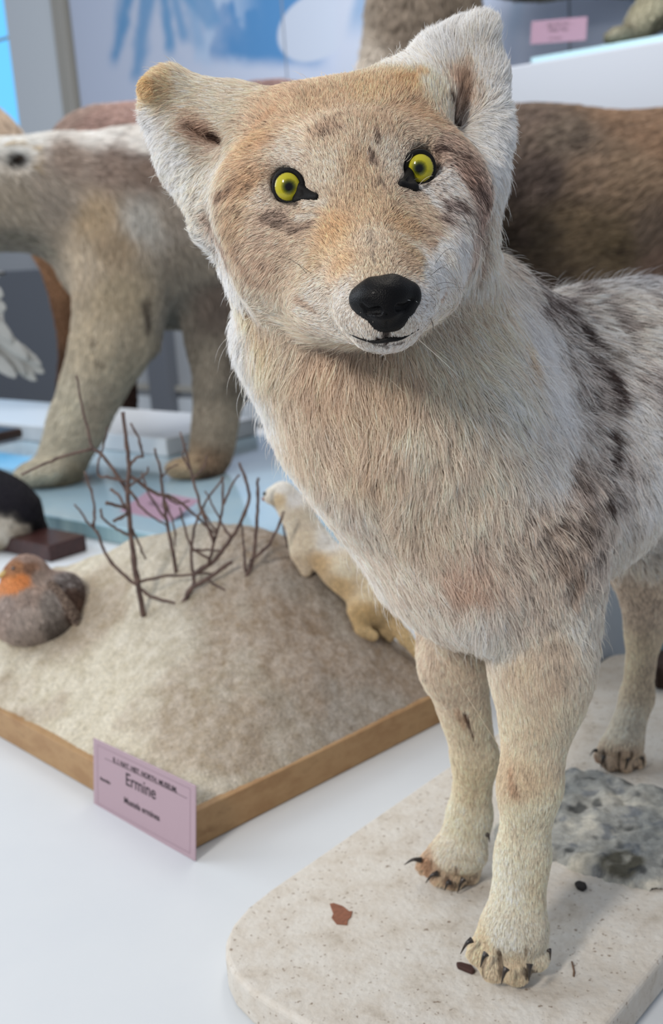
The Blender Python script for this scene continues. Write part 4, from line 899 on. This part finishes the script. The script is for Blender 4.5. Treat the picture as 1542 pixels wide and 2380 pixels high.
# (x, y, colour, length mm, lie x, lie y, share of dark tips)
A = [
 (740, 240, (206, 182, 150), 13, -.2, -1, .06), (860, 220, (208, 178, 138), 13, .1, -1, .08), (950, 200, (212, 176, 130), 13, .4, -1, .06),
 (640, 260, (205, 180, 150), 13, -.7, -.8, .08), (760, 320, (206, 188, 164), 12, -.2, -1, .16), (880, 290, (205, 184, 156), 12, .2, -1, .12),
 (600, 330, (204, 176, 138), 13, -1, -.5, .15), (980, 270, (204, 176, 142), 13, .7, -.8, .12), (830, 400, (204, 182, 152), 10, -.05, -1, .12),
 (850, 480, (204, 182, 150), 8, -.1, -1, .06), (760, 400, (216, 204, 184), 9, -.4, -.9, .05), (905, 370, (212, 200, 182), 9, .3, -.9, .08),
 (675, 360, (216, 204, 188), 9, -.9, -.4, .05), (980, 320, (204, 186, 162), 9, .9, -.3, .12), (1040, 340, (190, 168, 150), 11, 1, .1, .35),
 (590, 420, (200, 170, 134), 13, -1, .2, .25), (620, 450, (214, 200, 182), 11, -1, .25, .06), (1040, 420, (220, 214, 206), 11, .9, .35, .12),
 (560, 500, (196, 170, 138), 18, -1, .5, .30), (630, 520, (206, 188, 168), 12, -1, .35, .12), (700, 520, (206, 188, 166), 10, -.8, .2, .12),
 (1050, 500, (206, 198, 190), 12, .9, .45, .25), (980, 500, (200, 182, 158), 9, .7, .3, .16), (780, 540, (205, 172, 128), 7, -.5, -.5, .10),
 (940, 530, (204, 176, 138), 7, .5, -.5, .10), (865, 560, (206, 192, 170), 6, 0, -1, .05), (870, 625, (208, 192, 166), 4, 0, -1, .02),
 (800, 610, (206, 178, 140), 5, -.7, -.5, .04), (960, 610, (200, 178, 150), 5, .7, -.4, .12), (700, 620, (210, 194, 172), 9, -1, .3, .08),
 (620, 620, (204, 184, 162), 16, -.8, .7, .12), (640, 700, (210, 194, 172), 16, -.7, .8, .06), (740, 700, (212, 200, 184), 8, -.9, .3, .03),
 (800, 690, (214, 204, 190), 4.5, -.8, .3, 0), (800, 760, (212, 200, 184), 4, -.5, .7, 0), (850, 780, (210, 198, 182), 3.5, -.3, .9, 0),
 (985, 700, (220, 214, 206), 5, .9, .2, 0), (1010, 620, (232, 230, 226), 8, .9, .4, .02), (940, 772, (212, 200, 184), 3.5, .4, .9, 0),
 (897, 800, (214, 206, 196), 6, 0, 1, 0), (1060, 560, (228, 226, 222), 16, .8, .7, .05), (1100, 560, (196, 178, 164), 18, .5, 1, .3),
 (1110, 470, (186, 160, 144), 15, .7, .8, .45), (1080, 400, (178, 150, 134), 12, .8, .5, .5), (1090, 640, (222, 212, 196), 26, .5, 1, .04),
 (520, 560, (222, 212, 200), 24, -.9, .6, .08), (520, 640, (230, 224, 216), 24, -.8, .8, .02), (488, 470, (218, 206, 190), 18, -1, .4, .2),
 # ears
 (380, 190, (206, 182, 144), 11, -.8, -.1, 0), (345, 200, (204, 172, 124), 7, -.6, .4, 0), (450, 200, (220, 206, 182), 16, -1, -.1, 0), (520, 250, (220, 206, 184), 18, -1, -.3, 0),
 (360, 290, (232, 228, 220), 20, -.8, .5, 0), (420, 360, (230, 222, 208), 20, -.6, .7, 0), (500, 400, (222, 210, 192), 20, -.3, .9, 0), (480, 305, (176, 146, 122), 16, -.7, .1, .1),
 (1060, 60, (226, 222, 212), 13, .3, -1, 0), (1110, 110, (224, 216, 202), 18, .2, -1, 0), (1020, 120, (232, 228, 218), 18, -.4, -1, 0),
 (1070, 230, (184, 156, 132), 18, .0, -1, .1), (1150, 200, (228, 222, 210), 14, .5, -.9, 0), (1140, 300, (230, 226, 216), 22, .9, .5, 0), (1120, 380, (228, 222, 212), 24, .6, .9, 0),
 (1000, 210, (224, 210, 184), 16, .1, -1, 0), (960, 150, (226, 220, 206), 14, -.4, -1, 0),
 # neck and chest
 (560, 760, (232, 226, 216), 40, -.9, .7, 0), (640, 800, (214, 198, 174), 40, -.5, 1, 0), (760, 860, (204, 182, 156), 42, -.15, 1, 0), (900, 860, (206, 186, 160), 40, .05, 1, 0),
 (1040, 820, (220, 206, 184), 38, .3, 1, 0), (1120, 740, (224, 208, 184), 36, .4, 1, 0), (600, 900, (228, 220, 208), 36, -.6, 1, 0), (720, 980, (206, 190, 168), 44, -.2, 1, 0),
 (860, 1020, (208, 190, 166), 44, 0, 1, .02), (1000, 1000, (212, 198, 178), 42, .15, 1, 0), (1150, 900, (226, 216, 200), 38, .5, .9, 0), (1240, 800, (222, 220, 216), 30, .8, .7, 0),
 (1280, 920, (222, 220, 216), 30, .9, .6, 0), (1260, 1060, (218, 212, 203), 34, .8, .8, .03), (700, 1110, (222, 212, 198), 19, -.4, 1, 0), (820, 1180, (214, 202, 186), 34, -.1, 1, 0),
 (960, 1180, (208, 192, 170), 42, .1, 1, .03), (1090, 1120, (214, 200, 180), 38, .35, 1, .03), (860, 1320, (220, 212, 200), 30, .2, 1, 0), (980, 1350, (214, 202, 186), 36, .2, 1, .02),
 (1080, 1320, (206, 182, 160), 34, .3, 1, .12), (1120, 1420, (218, 210, 198), 42, .15, 1, .03), (1200, 1400, (206, 194, 178), 26, .2, 1, .08), (1250, 1360, (204, 190, 172), 22, .3, 1, .12), (1190, 1250, (206, 192, 174), 30, .5, 1, .18), (1160, 1480, (216, 206, 192), 36, 0, 1, 0),
 # shoulder and back
 (1340, 1120, (200, 188, 176), 28, .7, .8, .40), (1300, 1240, (196, 180, 162), 28, .6, .9, .40), (1280, 720, (204, 196, 188), 28, .9, .15, .55), (1400, 670, (216, 212, 206), 28, 1, 0, .35),
 (1500, 660, (206, 202, 200), 28, 1, 0, .35), (1400, 800, (214, 208, 198), 30, 1, .25, .28), (1500, 800, (214, 208, 196), 30, 1, .2, .25), (1370, 900, (200, 192, 184), 28, .8, .5, .5),
 (1460, 960, (222, 218, 210), 32, .9, .5, .12), (1530, 900, (196, 186, 180), 30, 1, .4, .45), (1430, 1080, (206, 198, 190), 30, .8, .7, .35), (1500, 1120, (220, 216, 208), 32, .8, .7, .08),
 (1380, 1250, (200, 188, 174), 26, .6, .9, .32), (1480, 1260, (208, 202, 190), 26, .5, .9, .04), (1530, 1230, (214, 208, 196), 28, .6, .9, .04),
 # legs
 (1210, 1540, (210, 190, 164), 16, .1, 1, .06), (1290, 1500, (200, 182, 160), 18, .2, 1, .14), (1340, 1450, (214, 204, 190), 20, .5, .9, .05), (1230, 1700, (214, 196, 168), 11, 0, 1, .02),
 (1300, 1680, (206, 192, 168), 16, .3, 1, .02), (1200, 1800, (204, 182, 150), 10, 0, 1, .04), (1240, 1900, (218, 204, 176), 8, 0, 1, 0), (1200, 2060, (224, 212, 188), 8, 0, 1, 0), (1250, 2060, (214, 198, 168), 8, 0, 1, 0),
 (1180, 2180, (222, 212, 192), 6, -.1, 1, 0), (1120, 2200, (216, 194, 160), 6, -.3, 1, 0), (1200, 2250, (206, 186, 154), 6, 0, 1, .03), (1250, 2200, (214, 202, 180), 5, .2, 1, .03),
 (1020, 1480, (208, 188, 166), 15, .2, 1, .08), (1060, 1600, (210, 190, 166), 12, .1, 1, .06), (1110, 1700, (212, 194, 166), 10, .1, 1, .03), (1100, 1820, (214, 196, 164), 10, 0, 1, 0),
 (1080, 1920, (222, 208, 180), 10, -.1, 1, 0), (1040, 1980, (224, 210, 188), 8, -.4, .9, 0), (1000, 2010, (192, 162, 130), 7, -.5, .8, 0), (1060, 2040, (206, 182, 150), 7, -.1, 1, .04), (1100, 2000, (222, 208, 184), 8, .1, 1, 0),
 (1490, 1400, (196, 180, 158), 9, 0, 1, .02), (1470, 1540, (214, 196, 166), 7, 0, 1, 0), (1510, 1560, (196, 178, 152), 7, 0, 1, 0), (1450, 1700, (216, 204, 184), 7, -.2, 1, 0), (1450, 1760, (196, 172, 144), 6, 0, 1, .08),
]
DK, BR, GB = (112, 84, 70), (150, 116, 90), (130, 112, 104)
S = [
 (452, 440, 482, 560, 15, (228, 222, 212), .8, 0), (482, 570, 530, 660, 18, (230, 224, 214), .8, 0), (897, 770, 900, 790, 9, (34, 29, 28), .9, .6), (870, 795, 940, 790, 7, (52, 44, 40), .8, .6),  # first two strokes: white ruff edge with rim light painted in
 # x0 y0 x1 y1 width colour strength dark-tip share
 (560, 430, 640, 425, 9, BR, .75, .55), (520, 440, 560, 430, 16, (150, 116, 90), .6, .5), (500, 500, 530, 570, 26, (150, 120, 98), .6, .5),
 (630, 500, 680, 520, 16, (146, 122, 108), .5, .6), (690, 535, 735, 520, 9, (130, 104, 92), .5, .6), (560, 560, 600, 640, 16, (168, 136, 108), .4, .3),
 (870, 315, 878, 350, 10, (132, 104, 86), .75, .6), (858, 360, 868, 395, 9, (126, 104, 92), .7, .6), (800, 280, 740, 320, 22, (176, 148, 122), .5, .35),
 (760, 320, 790, 310, 14, (150, 124, 102), .5, .5), (880, 430, 900, 455, 6, (120, 100, 90), .5, .6), (640, 270, 600, 300, 22, (192, 152, 112), .5, .1),
 (930, 195, 990, 190, 20, (206, 164, 112), .6, 0), (600, 345, 640, 330, 20, (190, 152, 116), .5, .2),
 (1015, 345, 1070, 360, 10, (132, 106, 96), .8, .7), (1070, 360, 1105, 420, 13, (138, 108, 94), .8, .7), (1105, 430, 1120, 540, 16, (150, 122, 110), .75, .7), (1115, 550, 1110, 620, 13, (160, 134, 118), .6, .5),
 (1030, 470, 1060, 470, 16, (136, 116, 110), .65, .7), (1000, 500, 1030, 505, 14, (138, 114, 106), .6, .7), (990, 590, 1000, 560, 18, (178, 140, 104), .6, .3), (975, 540, 1010, 540, 12, (150, 120, 100), .5, .6),
 (745, 600, 800, 560, 34, (200, 172, 132), .45, .04), (920, 560, 985, 620, 24, (196, 166, 126), .5, .15), (860, 545, 868, 600, 8, (140, 128, 116), .5, .3), (862, 600, 872, 615, 6, (120, 112, 104), .6, .3),
 (990, 640, 1020, 560, 26, (232, 230, 226), .6, 0), (1000, 470, 990, 440, 16, (226, 222, 216), .7, .02), (720, 470, 760, 480, 14, (220, 210, 196), .6, .05), (700, 505, 740, 500, 10, (224, 216, 204), .5, 0),
 (700, 690, 745, 725, 8, (160, 128, 100), .5, .2), (1035, 660, 1022, 690, 7, (150, 110, 84), .5, .2),
 (830, 787, 900, 793, 3.5, (60, 50, 46), .8, .5), (880, 783, 920, 785, 8, (30, 27, 27), .95, 1), (900, 790, 968, 770, 3.5, (60, 50, 46), .85, .5), (895, 795, 905, 803, 6, (50, 45, 44), .7, .8),
 (640, 395, 705, 415, 0, DK, 0, 0),
 (700, 448, 738, 458, 14, (26, 23, 23), .98, 0), (955, 412, 932, 430, 16, (26, 23, 23), .98, 0), (640, 410, 655, 395, 5, (60, 50, 46), .8, .3), (655, 393, 690, 398, 6, (50, 42, 40), .85, .3), (645, 462, 690, 474, 6, (60, 50, 46), .8, .3), (1000, 424, 985, 434, 5, (50, 44, 42), .8, .3), (945, 375, 968, 352, 6, (50, 44, 42), .8, .3), (970, 440, 940, 432, 5, (40, 36, 35), .9, 0),
 (452, 296, 520, 325, 14, (104, 76, 58), .8, .2), (500, 310, 520, 325, 14, (70, 50, 40), .9, .2), (1050, 265, 1085, 205, 16, (118, 90, 68), .85, .2), (1045, 250, 1060, 300, 10, (84, 62, 48), .9, .2), (1085, 170, 1070, 240, 22, (176, 150, 126), .5, .1),
 (1225, 700, 1340, 690, 26, (176, 164, 160), .6, .75), (1330, 760, 1360, 800, 16, (100, 88, 88), .8, .9), (1395, 860, 1405, 905, 20, (80, 68, 70), .85, .95), (1420, 915, 1405, 940, 16, (96, 80, 80), .8, .9), (1350, 830, 1380, 850, 14, (120, 104, 100), .6, .8),
 (1400, 1000, 1400, 1040, 15, (96, 82, 84), .8, .9), (1400, 1050, 1388, 1110, 13, (74, 62, 66), .9, .95), (1380, 1140, 1398, 1160, 14, (80, 68, 70), .8, .9), (1320, 1060, 1340, 1220, 34, (168, 150, 136), .6, .55),
 (1260, 1200, 1340, 1180, 26, (176, 158, 142), .5, .38), (1290, 1280, 1340, 1330, 26, (160, 134, 112), .5, .45), (1040, 1330, 1130, 1330, 22, (198, 166, 140), .4, .15), (1330, 680, 1420, 760, 26, (150, 138, 134), .5, .7),
 (1440, 760, 1480, 750, 14, (136, 122, 116), .6, .8), (1530, 640, 1542, 900, 20, (140, 124, 124), .5, .7), (1500, 690, 1520, 700, 18, (150, 140, 140), .6, .7), (1530, 860, 1540, 900, 14, (110, 94, 100), .8, .9),
 (1195, 760, 1215, 860, 12, (216, 176, 124), .5, 0), (1240, 640, 1180, 620, 0, DK, 0, 0), (1190, 1780, 1200, 1840, 12, (176, 138, 104), .6, .1), (1080, 1650, 1105, 1720, 4.5, (92, 60, 44), .95, .3),
 (1060, 1640, 1080, 1680, 8, (176, 140, 104), .5, .1), (540, 690, 620, 780, 30, (214, 182, 134), .4, 0), (700, 900, 900, 900, 0, DK, 0, 0), (870, 1040, 880, 1100, 16, (196, 170, 136), .4, 0), (1240, 1700, 1290, 1560, 30, (206, 184, 158), .4, .05),
 (1330, 1290, 1325, 1400, 18, (186, 158, 134), .5, .2), (1130, 2225, 1125, 2262, 7, (90, 70, 52), .6, .2), (1160, 2205, 1166, 2262, 7, (104, 82, 58), .8, .3), (1222, 2200, 1226, 2262, 5, (120, 98, 70), .7, .2), (1004, 2000, 1000, 2040, 6, (110, 82, 58), .7, .2), (1064, 2010, 1060, 2060, 5, (110, 84, 60), .7, .2), (1406, 1745, 1408, 1780, 5, (90, 70, 54), .8, .2), (1440, 1745, 1438, 1788, 5, (84, 64, 50), .8, .2), (1470, 1745, 1472, 1785, 5, (84, 64, 50), .8, .2), (1222, 2250, 1250, 2265, 10, (70, 54, 42), .7, .3),  # toe-gap strokes: shade between the toes painted into the fur
 (1040, 2040, 1050, 2055, 8, (110, 72, 50), .7, .2), (1110, 2030, 1080, 2060, 6, (110, 80, 56), .6, .2), (990, 2000, 1000, 2020, 12, (196, 152, 116), .6, 0), (1420, 1790, 1480, 1780, 8, (80, 58, 46), .8, .3),
 (1385, 1760, 1395, 1775, 8, (160, 116, 84), .7, .2), (345, 185, 330, 220, 18, (212, 176, 120), .7, 0), (650, 980, 680, 1060, 0, DK, 0, 0),
]
S = [s for s in S if s[4] > 0]
_hue = lambda c: (c[0] * 1.005, c[1] * .985, c[2] * .982)
A = [((a[0], a[1], (a[2][0] * 1.0, a[2][1] * .99, a[2][2] * .98)) + a[3:]) if (a[1] < 640 and a[1] > 230 and 560 < a[0] < 1100) else (a[0], a[1], (a[2][0] + 6, a[2][1] + 7, a[2][2] + 8)) + a[3:] for a in A]
A = [(a[0], a[1], _hue(a[2]) if a[1] < 1430 else a[2]) + a[3:] for a in A]
coat = Coat(V, Q, A, S, sat=.84, power=3.4)
wolf = root_empty('wolf', (.14, 1.15, PZ))
tag(wolf, 'pale cream wolf with yellow eyes standing on the plaster plinth, head turned to the viewer', 'wolf')
body = skin_mesh('body', coat, wolf, .62)
def ring_depth(x, y, r=50):
    return float(np.mean([coat.hit(x + r * math.cos(a), y + r * math.sin(a))[2] for a in np.linspace(0, 6.28, 9)[:8]]))
EYES = [(K(671, 434, ring_depth(671, 434) + .0095), .0150), (K(976, 391, ring_depth(976, 391) + .0095), .0150)]
def clear_face(X):
    ok = np.ones(len(X), bool)
    for c, r in EYES:
        q = (X[:, :2] / X[:, 2:3] - c[:2] / c[2]) * FPX
        ok &= ~((q[:, 0] ** 2 + q[:, 1] ** 2 < 40 ** 2) & (X[:, 2] < 1.06))
    q = X[:, :2] / X[:, 2:3] * FPX + np.array([W / 2, H / 2]); fr = X[:, 2] < .95
    nose = ((q[:, 0] - 893) / 76) ** 2 + ((q[:, 1] - 695) / 52) ** 2 < 1
    nose |= ((q[:, 0] - 899) / 44) ** 2 + ((q[:, 1] - 732) / 36) ** 2 < 1
    duct = (((q[:, 0] - 718) / 17) ** 2 + ((q[:, 1] - 453) / 13) ** 2 < 1) | (((q[:, 0] - 943) / 14) ** 2 + ((q[:, 1] - 420) / 15) ** 2 < 1)
    return ok & ~(nose & fr) & ~(duct & (X[:, 2] < 1.04))
_heady = lambda c: (c[:, 1] / c[:, 2] * FPX + H / 2 < 830) & (c[:, 2] < 1.17)
def dens_w(c):
    hd = _heady(c)
    return np.where(hd, 3.2, 1.0) * np.where(c[:, 2] > 1.75, .4, 1)
NF = FUR_N
is_head = lambda c: np.clip((850 - (c[:, 1] / c[:, 2] * FPX + H / 2)) / 60, 0, 1) * np.clip((1.19 - c[:, 2]) / .03, 0, 1)
is_leg = lambda c: (1 - is_head(c)) * np.clip(((c[:, 1] / c[:, 2] * FPX + H / 2) - 1430) / 80, 0, 1)
def near_eye(X):
    k = np.ones(len(X))
    for c, r in EYES:
        q = (X[:, :2] / X[:, 2:3] - c[:2] / c[2]) * FPX
        k = np.minimum(k, np.clip((np.hypot(q[:, 0], q[:, 1]) - 30) / 70, .22, 1))
    return k
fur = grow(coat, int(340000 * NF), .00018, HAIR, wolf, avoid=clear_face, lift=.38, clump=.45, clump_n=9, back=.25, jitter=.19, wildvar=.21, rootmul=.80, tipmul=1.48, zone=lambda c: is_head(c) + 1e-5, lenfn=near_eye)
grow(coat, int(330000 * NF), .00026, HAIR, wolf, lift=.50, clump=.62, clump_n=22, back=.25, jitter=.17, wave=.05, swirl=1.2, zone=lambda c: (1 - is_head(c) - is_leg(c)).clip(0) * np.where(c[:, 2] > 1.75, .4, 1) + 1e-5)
grow(coat, int(9000 * NF), .00014, HAIR, wolf, name='guard_hair', lift=1.0, clump=0, back=.5, jitter=.3, lenvar=.5, tipmul=1.5, zone=lambda c: (1 - is_head(c) * .6 - is_leg(c)).clip(0) + 1e-5)
def along(pts, w):
    q = np.array([cwp for cwp in (coat.hit(x, y) for x, y in spline(pts, 6))])
    return lambda c: np.exp(-(np.min(((c[:, None] - q[None]) ** 2).sum(-1), 1)) / (w * w)) + 1e-6
for line, n_, L_ in ((((545, 700), (548, 790), (575, 880), (610, 960), (650, 1050)), 15000, .72), (((478, 520), (495, 590), (530, 660)), 6000, .9), (((395, 330), (430, 400), (462, 470)), 4000, .8), (((1150, 250), (1148, 330), (1130, 420), (1130, 560)), 4000, .8)):
    grow(coat, int(n_ * NF), .00022, HAIR, wolf, name='ruff_hair', lift=.85, clump=.75, clump_n=14, jitter=.2, back=1, wave=.04, tipmul=1.5, zone=along(line, .016), lenfn=lambda X, k=L_: np.full(len(X), k))
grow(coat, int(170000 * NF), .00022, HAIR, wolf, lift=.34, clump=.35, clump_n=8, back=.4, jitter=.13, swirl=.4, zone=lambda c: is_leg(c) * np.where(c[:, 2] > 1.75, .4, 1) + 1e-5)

# eyes: glass balls with yellow iris, black rim, tear duct
def eye_material():
    m = bpy.data.materials.new('glass_eye'); m.use_nodes = True; nt = m.node_tree; b = nt.nodes['Principled BSDF']
    b.inputs['Roughness'].default_value = .3; b.inputs['Specular IOR Level'].default_value = .08; b.inputs['Coat Weight'].default_value = .55; b.inputs['Coat Roughness'].default_value = .02
    tc = nt.nodes.new('ShaderNodeTexCoord'); sx = nt.nodes.new('ShaderNodeSeparateXYZ'); nt.links.new(tc.outputs['Object'], sx.inputs[0])
    cb = nt.nodes.new('ShaderNodeCombineXYZ'); nt.links.new(sx.outputs[0], cb.inputs[0]); nt.links.new(sx.outputs[1], cb.inputs[1])
    ln = nt.nodes.new('ShaderNodeVectorMath'); ln.operation = 'LENGTH'; nt.links.new(cb.outputs[0], ln.inputs[0])
    nz = nt.nodes.new('ShaderNodeTexNoise'); nz.inputs['Scale'].default_value = 9; nz.inputs['Detail'].default_value = 5
    nn = nt.nodes.new('ShaderNodeVectorMath'); nn.operation = 'NORMALIZE'; nt.links.new(cb.outputs[0], nn.inputs[0]); nt.links.new(nn.outputs[0], nz.inputs['Vector'])
    ma = nt.nodes.new('ShaderNodeMath'); ma.operation = 'MULTIPLY_ADD'; ma.inputs[1].default_value = .0016; nt.links.new(nz.outputs['Fac'], ma.inputs[0]); nt.links.new(ln.outputs['Value'], ma.inputs[2])
    dv = nt.nodes.new('ShaderNodeMath'); dv.operation = 'MULTIPLY'; dv.inputs[1].default_value = 1 / .0158; nt.links.new(ma.outputs[0], dv.inputs[0])
    r = nt.nodes.new('ShaderNodeValToRGB'); nt.links.new(dv.outputs[0], r.inputs[0])
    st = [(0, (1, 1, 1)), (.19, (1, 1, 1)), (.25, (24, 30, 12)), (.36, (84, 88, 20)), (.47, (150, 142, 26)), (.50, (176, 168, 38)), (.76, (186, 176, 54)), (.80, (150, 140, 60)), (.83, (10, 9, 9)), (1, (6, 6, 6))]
    while len(r.color_ramp.elements) < len(st): r.color_ramp.elements.new(.5)
    for e, (q, c) in zip(r.color_ramp.elements, st): e.position = q; e.color = (*lin(c), 1)
    nt.links.new(r.outputs[0], b.inputs['Base Color'])
    return m
EYE_MAT = eye_material()
BLACK_SKIN = mat('black_skin', (12, 10, 10), rough=.6, spec=.22, bump=(900, .5, .0008))
for (c, r), gz, lz in zip(EYES, ((.02, 0, 0), (-.02, 0, 0)), ((-.20, 0, 0), (.22, 0, 0))):
    v, f = uvs(.0162, squash=(.92, 1.0, 1)); g = nrm(nrm(-c) + np.array(gz)) @ MC
    xd = RT * math.cos(math.radians(8)) + UP * math.sin(math.radians(8))
    e = placed('eye', v, f, EYE_MAT, wolf, cw(c), g, xd)
    # rim
    n1, n2, R0, r0 = 48, 10, .0138, .0023
    vv, ff = [], []
    for i in range(n1):
        a = 2 * math.pi * i / n1
        for j in range(n2):
            b = 2 * math.pi * j / n2
            q = np.array([(R0 * .90 + r0 * math.cos(b)) * math.cos(a), (R0 * .99 + r0 * math.cos(b)) * math.sin(a), .0104 + r0 * .7 * math.sin(b)])
            vv.append(q)
            ff.append((i * n2 + j, ((i + 1) % n1) * n2 + j, ((i + 1) % n1) * n2 + (j + 1) % n2, i * n2 + (j + 1) % n2))
    ln_ = nrm(nrm(-c) + np.array(lz)); placed('eyelid', vv, ff, BLACK_SKIN, wolf, cw(c + nrm(-c) * .0104 - ln_ * .0104), ln_ @ MC, xd)
for ((x0, y0), (x1, y1), (x2, y2)), (c, r) in zip((((698, 436), (735, 458), (692, 464)), ((950, 402), (932, 428), (962, 436))), EYES):
    dt = lambda x, y: (coat.hit(x, y)[2] - .0008) if (x, y) == (x1, y1) else min(coat.hit(x, y)[2], c[2] - .0088)
    prims = [C2(x0, y0, dt(x0, y0), 11, x1, y1, dt(x1, y1), 6, .004), C2(x2, y2, dt(x2, y2), 10, x1, y1, dt(x1, y1), 6, .004),
             C2(x0, y0, dt(x0, y0), 11, x2, y2, dt(x2, y2), 10, .004)]
    v, q = blob(prims, .0009, smooth=3); mesh_obj('tear_duct', cw(v), q, BLACK_SKIN, wolf)
# nose
def nose_mat():
    m = mat('nose_leather', (5, 4, 5), rough=.5, spec=.16, coat=.02); nt = m.node_tree; b = nt.nodes['Principled BSDF']
    tc = nt.nodes.new('ShaderNodeTexCoord'); vo = nt.nodes.new('ShaderNodeTexVoronoi'); vo.inputs['Scale'].default_value = 900
    nt.links.new(tc.outputs['Object'], vo.inputs['Vector'])
    bp = nt.nodes.new('ShaderNodeBump'); bp.inputs['Strength'].default_value = .55; bp.inputs['Distance'].default_value = .0006
    nt.links.new(vo.outputs['Distance'], bp.inputs['Height']); nt.links.new(bp.outputs[0], b.inputs['Normal'])
    return m
npr = [E2(890, 692, .880, 70, 42, .022, -7, .006), C2(840, 690, .884, 24, 868, 676, .878, 30, .008), C2(952, 678, .884, 24, 915, 668, .878, 30, .008),
       C2(897, 720, .874, 40, 901, 742, .880, 27, .008), C2(864, 728, .884, 24, 936, 722, .884, 26, .008), C2(888, 748, .884, 18, 916, 746, .884, 19, .008), C2(845, 705, .884, 22, 880, 742, .881, 20, .008), C2(955, 695, .885, 20, 922, 738, .881, 20, .008),
       C2(899, 755, .884, 9, 902, 778, .888, 6, .004)]
v, q = blob(npr, .0012, smooth=1); nb = BVHTree.FromPolygons([tuple(x) for x in v], [tuple(x) for x in q.tolist()])
def nose_hit(x, y, off=0.0):
    r = nb.ray_cast(Vector((0, 0, 0)), Vector(K(x, y, 1)).normalized()); z = r[0][2] if r[0] is not None else .875
    return K(x, y, z + off)
px_ = .87 / FPX
npr += [cap(nose_hit(856, 724, .001), nose_hit(880, 722, .001), 7 * px_, 10 * px_, .002, True), cap(nose_hit(856, 724, .001), nose_hit(843, 708, .001), 6 * px_, 3.5 * px_, .002, True),
        cap(nose_hit(942, 714, .001), nose_hit(926, 716, .001), 7 * px_, 9 * px_, .002, True), cap(nose_hit(942, 714, .001), nose_hit(958, 698, .001), 6 * px_, 3.5 * px_, .002, True),
        cap(nose_hit(899, 728, .0003), nose_hit(901, 764, .0003), 1.6 * px_, 2.0 * px_, .001, True)]
v, q = blob(npr, .0009, smooth=2); tag(mesh_obj('nose', cw(v), q, nose_mat(), wolf), 'black leathery nose')
# lips
def surf(x, y, off=0.0):
    h = coat.hit(x, y); return h * (1 - off / h[2])
lp = [surf(x, y, .0035) for x, y in ((806, 772), (836, 787), (870, 794), (902, 789), (935, 786), (974, 765))]
v, f = tube(cw(spline(lp)), .0005 + .0019 * np.exp(-((np.linspace(0, 1, len(spline(lp))) - .58) / .22) ** 2), 8)
mesh_obj('lip', v, f, BLACK_SKIN, wolf)
# claws
CLAW = mat('claw', (38, 32, 30), rough=.35, spec=.5, noise=(120, [(.35, (24, 22, 22)), (.7, (66, 54, 46))]))
for (x0, y0, x1, y1, d, r) in ((1098, 2184, 1071, 2217, 1.200, 8), (1131, 2216, 1117, 2248, 1.186, 8.5), (1178, 2250, 1166, 2287, 1.176, 8.5), (1232, 2240, 1230, 2280, 1.183, 8.5), (1277, 2208, 1280, 2232, 1.20, 6.5),
                               (980, 1999, 940, 2010, 1.402, 7), (1018, 2030, 990, 2052, 1.386, 7.5), (1046, 2050, 1034, 2070, 1.378, 8), (1079, 2042, 1064, 2076, 1.382, 8), (1133, 1940, 1139, 1958, 1.375, 6),
                               (1388, 1744, 1371, 1758, 1.663, 5), (1404, 1758, 1398, 1784, 1.648, 6), (1462, 1762, 1454, 1790, 1.648, 6), (1493, 1760, 1497, 1784, 1.655, 5.5)):
    a, b = cw(K(x0, y0, d)), cw(K(x1, y1, d + .003)); b[2] = max(b[2], PZ + .002)
    mid = (a + b) / 2 + np.array([0, -.002, .005]); q = spline([a, mid, b], 7)
    v, f = tube(q, r * d / FPX * np.linspace(1, .12, len(q)), 8); mesh_obj('claw', v, f, CLAW, wolf)
# whiskers
WH = mat('whisker', (52, 44, 40), rough=.5)
for pts, r in ((((1000, 636), (1022, 598), (1045, 578), (1062, 590), (1072, 640)), .00022), (((996, 652), (1020, 625), (1062, 606)), .0002), (((990, 650), (1030, 622), (1058, 650), (1068, 700)), .00018),
               (((994, 672), (1030, 657), (1060, 662), (1085, 690)), .0002), (((1005, 684), (1040, 668), (1090, 670)), .0002), (((1000, 732), (1008, 765), (1002, 800)), .0002), (((998, 735), (1007, 752), (1008, 770)), .00024),
               (((724, 648), (690, 612), (650, 596), (612, 588)), .0002), (((730, 640), (700, 618), (672, 602)), .00022), (((995, 700), (1012, 702)), .0002), (((998, 716), (1012, 712), (1014, 700)), .0002),
               (((875, 822), (895, 832), (910, 845)), .0002)):
    q = [surf(pts[0][0], pts[0][1])]
    for i, (x, y) in enumerate(pts[1:]): h = surf(x, y); q.append(K(x, y, min(h[2], q[0][2] + .03) - .012 - .008 * i))
    q = cw(spline(q, 8)); v, f = tube(q, np.linspace(r, r * .3, len(q)), 5); mesh_obj('whisker', v, f, WH, wolf)
